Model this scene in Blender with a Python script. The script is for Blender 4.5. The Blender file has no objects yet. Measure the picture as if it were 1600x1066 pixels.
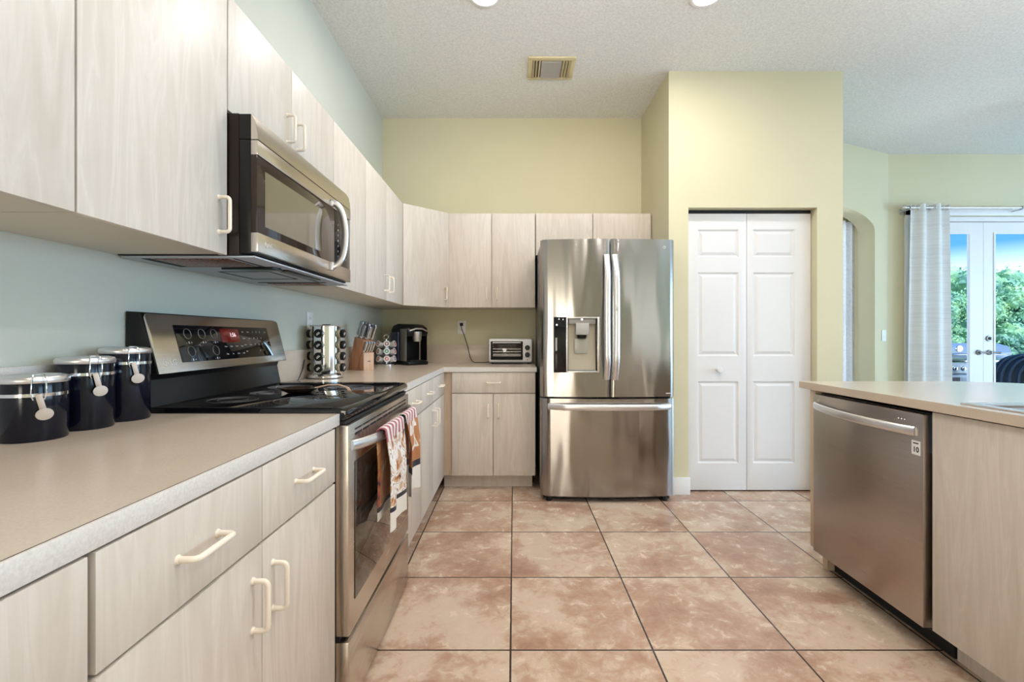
import bpy, bmesh, math, random
from mathutils import Vector, Matrix
random.seed(7)
PI = math.pi
C = bpy.context.scene.collection
sc = bpy.context.scene

# ------------------------------------------------------------------ camera, sky, light, exposure
CAMH = 1.12
cam_d = bpy.data.cameras.new('camera'); cam = bpy.data.objects.new('camera', cam_d); C.objects.link(cam)
cam.location = (0, 0, CAMH); cam.rotation_euler = (PI/2, 0, 0)
cam_d.sensor_width = 36; cam_d.lens = 736/1600*36
cam_d.shift_x = -3/1600; cam_d.shift_y = -7/1600
cam_d.clip_start = 0.02
sc.camera = cam
w = bpy.data.worlds.new('sky'); sc.world = w; w.use_nodes = True
wn = w.node_tree; bg = wn.nodes['Background']
tcw = wn.nodes.new('ShaderNodeTexCoord'); spw = wn.nodes.new('ShaderNodeSeparateXYZ'); rpw = wn.nodes.new('ShaderNodeValToRGB')
wn.links.new(tcw.outputs['Generated'], spw.inputs[0]); wn.links.new(spw.outputs[2], rpw.inputs[0]); wn.links.new(rpw.outputs[0], bg.inputs[0])
el = rpw.color_ramp.elements; el.new(0.5); el.new(0.5)
for e_, (p_, c_) in zip(el, ((0.0, (3.6, 3.7, 3.75, 1)), (0.06, (2.0, 2.1, 2.2, 1)), (0.14, (0.15, 0.48, 0.85, 1)), (0.6, (0.06, 0.26, 0.70, 1)))): e_.position = p_; e_.color = c_
bg.inputs[1].default_value = 1.25
sc.view_settings.view_transform = 'Standard'; sc.view_settings.look = 'None'
sc.view_settings.gamma = 1.0; sc.view_settings.exposure = 0.0
sc.view_settings.use_curve_mapping = False

def light(name, kind, loc, energy, color, size=None, size_y=None, target=None, spread=None):
    d = bpy.data.lights.new(name, kind); d.energy = energy; d.color = color
    if kind == 'AREA':
        d.shape = 'RECTANGLE'; d.size = size; d.size_y = size_y or size
        if spread: d.spread = spread
    elif kind == 'SUN': d.angle = size
    else: d.shadow_soft_size = size or 0.05
    o = bpy.data.objects.new(name, d); C.objects.link(o); o.location = loc
    if target is not None:
        o.rotation_euler = (Vector(target)-Vector(loc)).to_track_quat('-Z', 'Y').to_euler()
    return o
COOL = (0.43, 0.70, 1.0); WARM = (1.0, 0.94, 0.90); NEUT = (1.0, 0.95, 0.87)
# daylight of unseen family-room windows (right), and added fill lamps behind the camera
light('window_daylight', 'AREA', (7.78, 1.4, 1.25), 255, COOL, 3.8, 2.2, (0, 1.4, 1.25))
light('window_daylight', 'AREA', (7.78, -2.5, 1.45), 120, COOL, 2.6, 2.2, (0, -2.5, 1.45))
light('window_daylight', 'AREA', (-0.68, -3.74, 1.0), 40, (1.0, 0.92, 0.78), 0.8, 1.5, (-0.3, 0, 1.0))
light('window_daylight', 'AREA', (4.8, -3.74, 1.5), 20, (0.95, 0.95, 0.95), 3.0, 2.0, (5.4, 0, 2.0))
# added fill lamps aimed up to brighten the ceiling; no source of the room
light('bounce_flash', 'AREA', (0.5, -0.3, 1.9), 9, (1.0, 0.98, 0.97), 0.8, 0.5, (0.3, 1.6, 3.0), 1.05)
light('bounce_flash', 'AREA', (3.4, -0.3, 1.5), 60, (1.0, 0.96, 0.93), 1.2, 0.8, (3.0, 0.6, 3.0), 1.2)
light('sun', 'SUN', (3, -6, 12), 7.0, (1.0, 0.96, 0.88), math.radians(0.6), target=(5.5, 2, 0))
DOWNLIGHTS = [(-0.16, 2.60), (1.065, 2.60), (0.45, 0.7), (1.65, 0.7), (0.45, -1.2), (1.65, -1.2)]  # first pair shows at the frame top; the others are unseen added fill
DL_E = 13
CEIL = 3.003

# ------------------------------------------------------------------ materials
def mat(name, col=(0.8,0.8,0.8), rough=0.5, metal=0.0, spec=0.5, emit=None, estr=0, coat=0, trans=0, alpha=1, sheen=0):
    m = bpy.data.materials.new(name); m.use_nodes = True
    b = m.node_tree.nodes['Principled BSDF']
    b.inputs['Base Color'].default_value = (*col, 1); b.inputs['Roughness'].default_value = rough
    b.inputs['Metallic'].default_value = metal; b.inputs['Specular IOR Level'].default_value = spec
    if emit: b.inputs['Emission Color'].default_value = (*emit, 1); b.inputs['Emission Strength'].default_value = estr
    if coat: b.inputs['Coat Weight'].default_value = coat; b.inputs['Coat Roughness'].default_value = 0.05
    if trans: b.inputs['Transmission Weight'].default_value = trans
    if sheen: b.inputs['Sheen Weight'].default_value = sheen
    return m
class NT:
    def __init__(s, m): s.m = m; s.t = m.node_tree; s.b = s.t.nodes['Principled BSDF']
    def n(s, typ, **kw):
        nd = s.t.nodes.new(typ)
        for k, v in kw.items(): setattr(nd, k, v)
        return nd
    def L(s, a, b): s.t.links.new(a, b)
    def pos(s, scale=(1,1,1), rot=(0,0,0), obj=False, loc=(0,0,0)):
        g = s.n('ShaderNodeTexCoord').outputs['Object'] if obj else s.n('ShaderNodeNewGeometry').outputs['Position']
        mp = s.n('ShaderNodeMapping'); mp.inputs['Scale'].default_value = scale; mp.inputs['Rotation'].default_value = rot; mp.inputs['Location'].default_value = loc
        s.L(g, mp.inputs['Vector']); return mp.outputs[0]
    def noise(s, vec, scale, detail=3, rough=0.5, dist=0):
        nd = s.n('ShaderNodeTexNoise'); s.L(vec, nd.inputs['Vector'])
        nd.inputs['Scale'].default_value = scale; nd.inputs['Detail'].default_value = detail
        nd.inputs['Roughness'].default_value = rough; nd.inputs['Distortion'].default_value = dist
        return nd.outputs['Fac']
    def ramp(s, fac, stops, interp='LINEAR'):
        r = s.n('ShaderNodeValToRGB'); r.color_ramp.interpolation = interp
        e = r.color_ramp.elements
        while len(e) < len(stops): e.new(0.5)
        for el, (p, c) in zip(e, stops): el.position = p; el.color = (*c, 1) if len(c) == 3 else c
        s.L(fac, r.inputs[0]); return r.outputs[0]
    def math(s, op, a, b=None, c=None):
        nd = s.n('ShaderNodeMath', operation=op)
        for i, v in enumerate((a, b, c)):
            if v is None: continue
            if isinstance(v, (int, float)): nd.inputs[i].default_value = v
            else: s.L(v, nd.inputs[i])
        return nd.outputs[0]
    def mix(s, fac, a, b, mode='MIX'):
        nd = s.n('ShaderNodeMix', data_type='RGBA', blend_type=mode)
        for sock, v in ((nd.inputs[0], fac), (nd.inputs[6], a), (nd.inputs[7], b)):
            if isinstance(v, (int, float)): sock.default_value = v
            elif isinstance(v, tuple): sock.default_value = (*v, 1)
            else: s.L(v, sock)
        return nd.outputs[2]
    def bump(s, h, strength=0.2, dist=0.001):
        nd = s.n('ShaderNodeBump'); nd.inputs['Strength'].default_value = strength; nd.inputs['Distance'].default_value = dist
        s.L(h, nd.inputs['Height']); s.L(nd.outputs[0], s.b.inputs['Normal'])
    def col(s, c): s.L(c, s.b.inputs['Base Color'])

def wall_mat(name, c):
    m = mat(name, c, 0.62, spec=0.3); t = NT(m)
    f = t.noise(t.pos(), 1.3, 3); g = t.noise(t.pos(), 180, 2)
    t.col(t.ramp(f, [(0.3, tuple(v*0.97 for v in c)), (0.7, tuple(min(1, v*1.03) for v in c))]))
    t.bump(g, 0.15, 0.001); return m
M_WALL = wall_mat('wall_paint', (0.635, 0.59, 0.405))
M_WALLG = wall_mat('sage_grey_paint', (0.60, 0.61, 0.53))  # same wall paint with the cool window light put into its colour
M_CEIL = mat('popcorn_ceiling', (0.80, 0.79, 0.76), 0.9, spec=0.1); t = NT(M_CEIL)
v1 = t.noise(t.pos(), 75, 5, 0.7); t.col(t.ramp(v1, [(0.3, (0.74, 0.73, 0.70)), (0.62, (0.92, 0.91, 0.88))])); t.bump(v1, 0.9, 0.012)
M_WHITE = mat('white_paint', (0.76, 0.75, 0.75), 0.38)
M_TRIM = mat('white_trim', (0.80, 0.79, 0.77), 0.4)

def wood_mat(name, c1, c2, c3, rough=0.42):
    m = mat(name, c1, rough, spec=0.4); t = NT(m)
    a = t.noise(t.pos((1, 1, 0.11)), 16, 4, 0.55, 1.6)
    b = t.noise(t.pos((1, 1, 0.05)), 90, 3, 0.6)
    ca = t.ramp(a, [(0.30, c2), (0.47, c1), (0.55, c3), (0.60, c1), (0.75, c2)])
    cb = t.ramp(b, [(0.3, (0.93, 0.92, 0.90)), (0.6, (1, 1, 1))])
    t.col(t.mix(0.55, ca, cb, 'MULTIPLY')); return m
M_WOOD = wood_mat('whitewashed_maple', (0.64, 0.575, 0.50), (0.60, 0.53, 0.455), (0.68, 0.615, 0.545))
M_WOODE = wood_mat('maple_edge', (0.56, 0.43, 0.31), (0.52, 0.40, 0.28), (0.60, 0.47, 0.35))
M_UNDER = mat('cabinet_underside', (0.62, 0.57, 0.48), 0.5)
M_PULL = mat('cream_plastic_pull', (0.86, 0.77, 0.64), 0.28)
M_COUNTER = mat('laminate_counter', (0.60, 0.50, 0.40), 0.24, spec=0.5); t = NT(M_COUNTER)
cf = t.noise(t.pos(), 220, 2, 0.6); cg = t.noise(t.pos(), 9, 3)
t.col(t.mix(0.6, t.ramp(cf, [(0.35, (0.545, 0.45, 0.355)), (0.65, (0.63, 0.535, 0.435))]), t.ramp(cg, [(0.3, (0.57, 0.475, 0.38)), (0.7, (0.61, 0.515, 0.415))])))
M_COUNTERI = M_COUNTER.copy(); M_COUNTERI.node_tree.nodes['Principled BSDF'].inputs['Roughness'].default_value = 0.2; M_COUNTERI.node_tree.nodes['Principled BSDF'].inputs['Coat Weight'].default_value = 1.0; M_COUNTERI.node_tree.nodes['Principled BSDF'].inputs['Coat IOR'].default_value = 1.6; M_COUNTERI.node_tree.nodes['Principled BSDF'].inputs['Coat Roughness'].default_value = 0.32
M_COUNTERL = mat('laminate_edge', (0.66, 0.60, 0.53), 0.4); t = NT(M_COUNTERL)  # counter laminate made paler: cool light on its fronts put into the colour
cf = t.noise(t.pos(), 240, 2, 0.6); t.col(t.ramp(cf, [(0.35, (0.64, 0.60, 0.555)), (0.65, (0.73, 0.69, 0.645))]))
M_SEAM = mat('dark_seam', (0.12, 0.08, 0.06), 0.7)

def steel(name, c, rough=0.26, axis='x', amt=0.12, wav=0.0, an=0.0):
    m = mat(name, c, rough, metal=1.0); t = NT(m)
    sc_ = {'x': (1.5, 1.5, 260), 'z': (260, 260, 1.5), 'y': (260, 1.5, 260)}[axis]
    f = t.noise(t.pos(sc_), 2.0, 3, 0.6)
    r = t.math('MULTIPLY_ADD', f, amt, rough-amt/2); t.L(r, t.b.inputs['Roughness'])
    cr_ = 0.01 if an else 0.05
    t.col(t.ramp(f, [(0.3, tuple(v*(1-cr_) for v in c)), (0.7, tuple(min(1, v*(1+cr_)) for v in c))]))
    if an:
        t.b.inputs['Anisotropic'].default_value = an
        tg_ = t.n('ShaderNodeTangent', direction_type='RADIAL', axis='Z'); t.L(tg_.outputs[0], t.b.inputs['Tangent']); t.b.inputs['Anisotropic Rotation'].default_value = 0.25
    if wav:
        g = t.noise(t.pos((5, 5, 0.9)), 1.1, 1); t.bump(g, 0.6, wav)
    return m
M_FRIDGE = steel('fridge_steel', (0.36, 0.34, 0.325), 0.17, 'x', 0.02, 0.035, 0.75)
M_STEEL = steel('brushed_steel', (0.60, 0.55, 0.50), 0.25, 'y')
M_DWST = steel('dark_stainless', (0.44, 0.39, 0.36), 0.30, 'y')
M_STEELH = mat('satin_handle', (0.74, 0.73, 0.74), 0.30, metal=0.9)
M_TAGM = mat('clasp_steel', (0.50, 0.40, 0.32), 0.45, metal=0.5)
M_LOGO = mat('embossed_logo', (0.78, 0.76, 0.74), 0.35, metal=0.3)
M_CHROME = mat('chrome', (0.86, 0.86, 0.87), 0.06, metal=1.0)
M_NICKEL = mat('satin_nickel', (0.62, 0.60, 0.58), 0.35, metal=1.0)
M_LEVER = mat('brushed_lever', (0.20, 0.19, 0.18), 0.35, metal=0.9)
M_BLACKG = mat('black_glass', (0.004, 0.004, 0.006), 0.035, spec=0.45)
M_BROWNG = mat('tinted_glass', (0.035, 0.024, 0.018), 0.03, spec=0.5, coat=0.35)
M_MWFR = mat('brown_gloss', (0.030, 0.018, 0.013), 0.06, spec=0.35)
M_WINGL = mat('microwave_window', (0.10, 0.085, 0.055), 0.05, spec=1.0, coat=0.8)
M_BLACK = mat('black_plastic', (0.007, 0.0065, 0.0065), 0.30, spec=0.3)
M_DARK = mat('dark_enamel', (0.014, 0.008, 0.006), 0.3, spec=0.25)
M_MATTEB = mat('matte_black', (0.008, 0.008, 0.008), 0.7)
M_GREYP = mat('grey_plastic', (0.33, 0.31, 0.28), 0.4)
M_GREYM = mat('grey_painted_metal', (0.42, 0.45, 0.50), 0.4)
M_CANB = mat('black_enamel_steel', (0.004, 0.005, 0.012), 0.12, spec=0.35)
M_WHITEP = mat('white_plastic', (0.83, 0.82, 0.80), 0.35)
M_PRINT = mat('white_print', (0.8, 0.8, 0.8), 0.5)
M_RED = mat('display_red', (0.045, 0.003, 0.004), 0.15, emit=(0.6, 0.04, 0.03), estr=0.12)
M_LED = mat('display_digits', (0.9, 0.6, 0.6), 0.4, emit=(1.0, 0.75, 0.8), estr=0.9)
M_LEDW = mat('indicator_light', (0.9, 0.9, 1), 0.4, emit=(0.9, 0.92, 1.0), estr=2)
M_LAMP = mat('lit_bulb', (1, 1, 1), 0.4, emit=(1.0, 0.93, 0.80), estr=14)
M_GLASS = mat('clear_glass', (0.80, 0.92, 1.0), 0.0, trans=1.0); NT(M_GLASS).b.inputs['IOR'].default_value = 1.02
M_JAR = mat('jar_glass', (0.55, 0.48, 0.32), 0.08, spec=0.8)
M_BLOCK = wood_mat('cherry_wood', (0.46, 0.21, 0.105), (0.38, 0.165, 0.08), (0.52, 0.26, 0.14), 0.4)
M_BLOCK2 = wood_mat('pale_block_wood', (0.64, 0.41, 0.27), (0.60, 0.37, 0.24), (0.68, 0.45, 0.31), 0.4)
M_KNIFE = mat('knife_steel', (0.36, 0.37, 0.40), 0.3, metal=0.9)
M_BRIGHTEDGE = mat('polished_edge', (0.85, 0.85, 0.85), 0.15, metal=1.0)
M_VENT = mat('cream_vent', (0.66, 0.565, 0.34), 0.5)
M_VENTIN = mat('vent_slat_grey', (0.36, 0.33, 0.28), 0.5)
M_PAN = mat('bronze_enamel', (0.05, 0.032, 0.022), 0.12, metal=0.5, coat=0.5)
M_FILTER = mat('grease_filter', (0.16, 0.075, 0.05), 0.4, metal=0.6); t = NT(M_FILTER)
vv = t.n('ShaderNodeTexVoronoi'); vv.inputs['Scale'].default_value = 130; t.L(t.pos(), vv.inputs['Vector']); t.col(t.ramp(vv.outputs['Distance'], [(0.2, (0.02, 0.012, 0.01)), (0.6, (0.34, 0.16, 0.11))]))
M_GREEN = mat('leaf_green', (0.10, 0.22, 0.04), 0.6); t = NT(M_GREEN)
lf = t.noise(t.pos(), 2.2, 3); t.col(t.ramp(lf, [(0.3, (0.11, 0.26, 0.24)), (0.5, (0.20, 0.42, 0.27)), (0.7, (0.40, 0.64, 0.32))]))
M_BARK = mat('bark', (0.12, 0.085, 0.06), 0.9)
M_GRASS = mat('lawn', (0.13, 0.26, 0.06), 0.9)
M_PATIO = mat('patio_concrete', (0.45, 0.43, 0.40), 0.85)
M_GRILL = mat('grill_steel', (0.42, 0.50, 0.60), 0.35, metal=0.7)
M_WICKER = mat('black_wicker', (0.02, 0.022, 0.028), 0.6)
M_RIB = mat('wicker_rib', (0.06, 0.07, 0.09), 0.3)

M_TILE = mat('floor_tile', (0.5, 0.3, 0.2), 0.35); t = NT(M_TILE)
TS = 0.5085; TX = -0.012; TY = 3.207
sep = t.n('ShaderNodeSeparateXYZ'); t.L(t.n('ShaderNodeNewGeometry').outputs['Position'], sep.inputs[0])
ux = t.math('DIVIDE', t.math('SUBTRACT', sep.outputs[0], TX), TS); uy = t.math('DIVIDE', t.math('SUBTRACT', sep.outputs[1], TY), TS)
fx = t.math('FRACT', ux); fy = t.math('FRACT', uy); cx = t.math('FLOOR', ux); cy = t.math('FLOOR', uy)
ex = t.math('MINIMUM', fx, t.math('SUBTRACT', 1.0, fx)); ey = t.math('MINIMUM', fy, t.math('SUBTRACT', 1.0, fy))
ed = t.math('MINIMUM', ex, ey)
grout = t.math('LESS_THAN', ed, 0.0068)
comb = t.n('ShaderNodeCombineXYZ'); t.L(cx, comb.inputs[0]); t.L(cy, comb.inputs[1])
wn_ = t.n('ShaderNodeTexWhiteNoise', noise_dimensions='3D'); t.L(comb.outputs[0], wn_.inputs['Vector'])
off = t.n('ShaderNodeVectorMath', operation='SCALE'); t.L(wn_.outputs['Color'], off.inputs[0]); off.inputs['Scale'].default_value = 13.0
addv = t.n('ShaderNodeVectorMath', operation='ADD'); t.L(off.outputs[0], addv.inputs[0]); t.L(t.n('ShaderNodeNewGeometry').outputs['Position'], addv.inputs[1])
n1 = t.noise(addv.outputs[0], 2.6, 3, 0.5, 0.4); n2 = t.noise(addv.outputs[0], 15, 7, 0.72, 0.5); n3 = t.noise(addv.outputs[0], 60, 4, 0.7)
mm = t.math('ADD', t.math('MULTIPLY', n1, 0.62), t.math('MULTIPLY', n2, 0.48))
mm = t.math('ADD', mm, t.math('MULTIPLY', n3, 0.10))
tc = t.ramp(mm, [(0.44, (0.32, 0.185, 0.125)), (0.53, (0.42, 0.265, 0.185)), (0.59, (0.49, 0.345, 0.25)), (0.64, (0.57, 0.44, 0.33)), (0.75, (0.61, 0.49, 0.38))])
t.col(t.mix(grout, tc, (0.035, 0.022, 0.018)))
t.L(t.math('MULTIPLY_ADD', n2, 0.22, 0.14), t.b.inputs['Roughness'])
hgt = t.math('ADD', t.math('MULTIPLY', t.math('SUBTRACT', 1.0, grout), 1.0), t.math('MULTIPLY', n2, 0.35)); t.bump(hgt, 0.35, 0.003)

def cloth_mat(name, stops, blot, flip=1):
    """woven print: bands by height, blotchy figures between"""
    m = mat(name, (0.8, 0.8, 0.8), 0.9, spec=0.1, sheen=0.2); t = NT(m)
    tcn = t.n('ShaderNodeTexCoord'); s_ = t.n('ShaderNodeSeparateXYZ'); t.L(tcn.outputs['Object'], s_.inputs[0])
    nz = t.noise(t.pos((1, 1, 0.75), obj=True, loc=(0, flip*1.7, flip*0.9)), 19, 2, 0.5, 0.8)
    fig = t.ramp(nz, blot, 'CONSTANT')
    st = t.math('GREATER_THAN', t.math('SINE', t.math('MULTIPLY', s_.outputs[1], 150)), 0.0)
    stripes = t.mix(st, (0.74, 0.68, 0.66), (0.36, 0.10, 0.12))
    zc = s_.outputs[2]
    nb = t.noise(t.pos((1, 1, 0.6), obj=True, loc=(0, 3.7, 0.4)), 16, 2, 0.5, 0.8)
    bkc = t.ramp(nb, [(0, (0.03, 0.02, 0.03)), (0.33, (0.36, 0.07, 0.05)), (0.40, (0.45, 0.17, 0.04)), (0.60, (0.60, 0.30, 0.12)), (0.68, (0.7, 0.62, 0.5))], 'CONSTANT')
    fig = t.mix(t.math('LESS_THAN', s_.outputs[0], 0.0), fig, bkc)
    top = t.math('GREATER_THAN', zc, stops[2])
    c = t.mix(top, fig, stripes)
    bl = t.math('MULTIPLY', t.math('LESS_THAN', zc, stops[1]), t.math('GREATER_THAN', zc, stops[0]))
    c = t.mix(bl, c, (0.02, 0.018, 0.03))
    c = t.mix(t.math('LESS_THAN', zc, stops[0]), c, (0.78, 0.75, 0.70)); t.col(c)
    return m
BR = (0.42, 0.17, 0.06); WH = (0.80, 0.77, 0.74); TN = (0.60, 0.40, 0.27); BK = (0.03, 0.03, 0.05); RD = (0.45, 0.08, 0.07)
M_TOWEL1 = cloth_mat('printed_towel_light', (0.065, 0.080, 0.295), [(0, BR), (0.36, TN), (0.45, WH), (0.52, (0.42, 0.28, 0.24)), (0.545, WH), (0.60, TN), (0.64, BR), (0.69, BK)])
M_TOWEL2 = cloth_mat('printed_towel_brown', (0.09, 0.115, 0.285), [(0, BK), (0.30, RD), (0.37, BR), (0.55, (0.50, 0.23, 0.09)), (0.60, WH), (0.68, TN)], 2)
M_CURT = mat('white_curtain', (0.86, 0.86, 0.85), 0.9, spec=0.1); t = NT(M_CURT)
s_ = t.n('ShaderNodeSeparateXYZ'); t.L(t.n('ShaderNodeNewGeometry').outputs['Position'], s_.inputs[0])
sl = t.noise(t.pos((6, 6, 150)), 0.5, 2); t.col(t.ramp(sl, [(0.40, (0.84, 0.84, 0.83)), (0.50, (0.93, 0.93, 0.92))]))
def translucent(t, c, f):
    tr = t.n('ShaderNodeBsdfTranslucent'); tr.inputs['Color'].default_value = (*c, 1); mx = t.n('ShaderNodeMixShader'); mx.inputs[0].default_value = f
    out = [n for n in t.t.nodes if n.type == 'OUTPUT_MATERIAL'][0]
    t.L(t.b.outputs[0], mx.inputs[1]); t.L(tr.outputs[0], mx.inputs[2]); t.L(mx.outputs[0], out.inputs[0])
translucent(t, (0.95, 0.95, 0.95), 0.35)
M_CURTP = mat('patterned_curtain', (0.7, 0.7, 0.7), 0.9, spec=0.1); t = NT(M_CURTP)
t.col(t.ramp(t.noise(t.pos(), 30, 3, 0.6, 2.2), [(0.0, (0.85, 0.87, 0.90)), (0.45, (0.85, 0.87, 0.90)), (0.50, (0.22, 0.25, 0.30)), (0.545, (0.85, 0.87, 0.90))])); translucent(t, (0.95, 0.97, 1.0), 0.7)

# ------------------------------------------------------------------ mesh helpers
class MB:
    def __init__(s): s.bm = bmesh.new()
    def _merge(s, tmp, M=None):
        if M is not None: bmesh.ops.transform(tmp, matrix=M, verts=tmp.verts)
        me = bpy.data.meshes.new('tmp'); tmp.to_mesh(me); tmp.free(); s.bm.from_mesh(me); bpy.data.meshes.remove(me); return s
    def box(s, x0, x1, y0, y1, z0, z1, b=0.0, seg=2, M=None):
        t = bmesh.new(); bmesh.ops.create_cube(t, size=1)
        for v in t.verts: v.co = Vector(((x0+x1)/2+v.co.x*(x1-x0), (y0+y1)/2+v.co.y*(y1-y0), (z0+z1)/2+v.co.z*(z1-z0)))
        if b: bmesh.ops.bevel(t, geom=t.edges[:], offset=b, segments=seg, affect='EDGES', profile=0.5)
        return s._merge(t, M)
    def prism(s, poly, h0, h1, axis='z', b=0.0, M=None):
        t = bmesh.new()
        def mk(p, h):
            if axis == 'z': return (p[0], p[1], h)
            if axis == 'y': return (p[0], h, p[1])
            return (h, p[0], p[1])
        a = [t.verts.new(mk(p, h0)) for p in poly]; c = [t.verts.new(mk(p, h1)) for p in poly]; n = len(poly)
        t.faces.new(a); t.faces.new(c[::-1])
        for i in range(n): t.faces.new((a[i], a[(i+1) % n], c[(i+1) % n], c[i]))
        bmesh.ops.recalc_face_normals(t, faces=t.faces)
        if b: bmesh.ops.bevel(t, geom=t.edges[:], offset=b, segments=2, affect='EDGES', profile=0.5, clamp_overlap=True)
        return s._merge(t, M)
    def lathe(s, prof, c=(0,0,0), n=32, M=None, close=False):
        t = bmesh.new(); rings = []
        for r, z in prof:
            if r < 1e-6: rings.append([t.verts.new((0, 0, z))])
            else: rings.append([t.verts.new((r*math.cos(2*PI*k/n), r*math.sin(2*PI*k/n), z)) for k in range(n)])
        pairs = list(zip(rings, rings[1:]))
        if close: pairs.append((rings[-1], rings[0]))
        for a, b_ in pairs:
            for k in range(n):
                k2 = (k+1) % n
                if len(a) == 1 and len(b_) == 1: continue
                if len(a) == 1: t.faces.new((a[0], b_[k], b_[k2]))
                elif len(b_) == 1: t.faces.new((a[k], b_[0], a[k2]))
                else: t.faces.new((a[k], b_[k], b_[k2], a[k2]))
        bmesh.ops.recalc_face_normals(t, faces=t.faces)
        MM = Matrix.Translation(c)
        if M is not None: MM = M @ MM
        return s._merge(t, MM)
    def cyl(s, p0, p1, r, r2=None, n=20, M=None):
        p0 = Vector(p0); p1 = Vector(p1); d = p1-p0; r2 = r if r2 is None else r2
        q = d.to_track_quat('Z', 'Y').to_matrix().to_4x4()
        MM = Matrix.Translation(p0) @ q
        if M is not None: MM = M @ MM
        return s.lathe([(0, 0), (r, 0), (r2, d.length), (0, d.length)], n=n, M=MM)
    def tube(s, pts, rx, ry=None, n=10, closed=False, up=None, M=None, scales=None):
        ry = rx if ry is None else ry; t = bmesh.new(); pts = [Vector(p) for p in pts]; N = len(pts); rings = []
        prev = Vector(up) if up else None
        for i, p in enumerate(pts):
            a = pts[(i-1) % N] if (closed or i > 0) else p; b_ = pts[(i+1) % N] if (closed or i < N-1) else p
            T = (b_-a).normalized()
            if prev is None: prev = Vector((0, 0, 1)) if abs(T.z) < 0.9 else Vector((1, 0, 0))
            U = (prev - T*prev.dot(T)).normalized(); V = T.cross(U); prev = U if not up else Vector(up)
            k_ = scales[i] if scales else 1
            rings.append([t.verts.new(p + U*math.cos(2*PI*k/n)*rx*k_ + V*math.sin(2*PI*k/n)*ry*k_) for k in range(n)])
        R = range(N) if closed else range(N-1)
        for i in R:
            a, b_ = rings[i], rings[(i+1) % N]
            for k in range(n): t.faces.new((a[k], a[(k+1) % n], b_[(k+1) % n], b_[k]))
        if not closed: t.faces.new(rings[0]); t.faces.new(rings[-1][::-1])
        bmesh.ops.recalc_face_normals(t, faces=t.faces)
        return s._merge(t, M)
    def sheet(s, f, nu, nv, th=0.003, M=None):
        """closed thin sheet from f(u,v)->point; thickness along local normal"""
        t = bmesh.new(); P = [[Vector(f(i/nu, j/nv)) for j in range(nv+1)] for i in range(nu+1)]
        A = []; B = []
        for i in range(nu+1):
            ra = []; rb = []
            for j in range(nv+1):
                du = P[min(i+1, nu)][j]-P[max(i-1, 0)][j]; dv = P[i][min(j+1, nv)]-P[i][max(j-1, 0)]
                nn = du.cross(dv).normalized()
                ra.append(t.verts.new(P[i][j]+nn*th/2)); rb.append(t.verts.new(P[i][j]-nn*th/2))
            A.append(ra); B.append(rb)
        for i in range(nu):
            for j in range(nv):
                t.faces.new((A[i][j], A[i+1][j], A[i+1][j+1], A[i][j+1])); t.faces.new((B[i][j+1], B[i+1][j+1], B[i+1][j], B[i][j]))
        for i in range(nu):
            t.faces.new((A[i][0], B[i][0], B[i+1][0], A[i+1][0])); t.faces.new((A[i+1][nv], B[i+1][nv], B[i][nv], A[i][nv]))
        for j in range(nv):
            t.faces.new((A[0][j+1], B[0][j+1], B[0][j], A[0][j])); t.faces.new((A[nu][j], B[nu][j], B[nu][j+1], A[nu][j+1]))
        bmesh.ops.recalc_face_normals(t, faces=t.faces)
        return s._merge(t, M)
    def text(s, txt, size, origin, xd, yd, depth=0.0004, align='CENTER', bold=0):
        cu = bpy.data.curves.new('txt', 'FONT'); cu.body = txt; cu.size = size; cu.extrude = depth/2; cu.offset = bold
        cu.align_x = align; cu.align_y = 'CENTER'; cu.resolution_u = 3
        o = bpy.data.objects.new('txt', cu); C.objects.link(o)
        dg = bpy.context.evaluated_depsgraph_get(); me = bpy.data.meshes.new_from_object(o.evaluated_get(dg))
        t = bmesh.new(); t.from_mesh(me); bpy.data.meshes.remove(me); bpy.data.objects.remove(o); bpy.data.curves.remove(cu)
        xd = Vector(xd).normalized(); yd = Vector(yd).normalized(); zd = xd.cross(yd)
        MM = Matrix.Translation(origin) @ Matrix((xd, yd, zd)).transposed().to_4x4()
        return s._merge(t, MM)

ORG = {}
def tag(o, label=None, cat=None, group=None, kind=None):
    if label: o['label'] = label
    if cat: o['category'] = cat
    if group: o['group'] = group
    if kind: o['kind'] = kind
    return o
def thing(name, label, cat, loc=(0,0,0), rz=0.0, group=None):
    o = bpy.data.objects.new(name, None); o.empty_display_size = 0.05; C.objects.link(o)
    o.location = loc; o.rotation_euler = (0, 0, rz); ORG[o] = Vector(loc) if rz == 0 else None
    return tag(o, label, cat, group)
def part(name, mb, m, parent=None, local=False, M=None, smooth=38, org=None, label=None):
    """mb in world coordinates unless local; linked as one mesh object"""
    bm = mb.bm
    if M is not None: bmesh.ops.transform(bm, matrix=M, verts=bm.verts)
    o_ = Vector(org) if org is not None else (ORG.get(parent) if parent is not None else None)
    if not local and o_ is not None and o_.length > 0: bmesh.ops.translate(bm, vec=-o_, verts=bm.verts)
    if M is not None: bmesh.ops.recalc_face_normals(bm, faces=bm.faces)
    me = bpy.data.meshes.new(name); bm.to_mesh(me); bm.free(); me.materials.append(m)
    for p in me.polygons: p.use_smooth = True
    me.set_sharp_from_angle(angle=math.radians(smooth))
    o = bpy.data.objects.new(name, me); C.objects.link(o)
    if parent is not None: o.parent = parent; ORG[o] = ORG.get(parent)
    elif org is not None: o.location = org; ORG[o] = Vector(org)
    else: ORG[o] = None
    if label: o['label'] = label
    return o
def single(name, mb, m, label, cat, org, group=None, **k):
    return tag(part(name, mb, m, None, org=org, **k), label, cat, group)
def struct(name, mb, m, parent=None, **k):
    o = part(name, mb, m, parent, **k)
    if parent is None: o['kind'] = 'structure'
    return o
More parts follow.
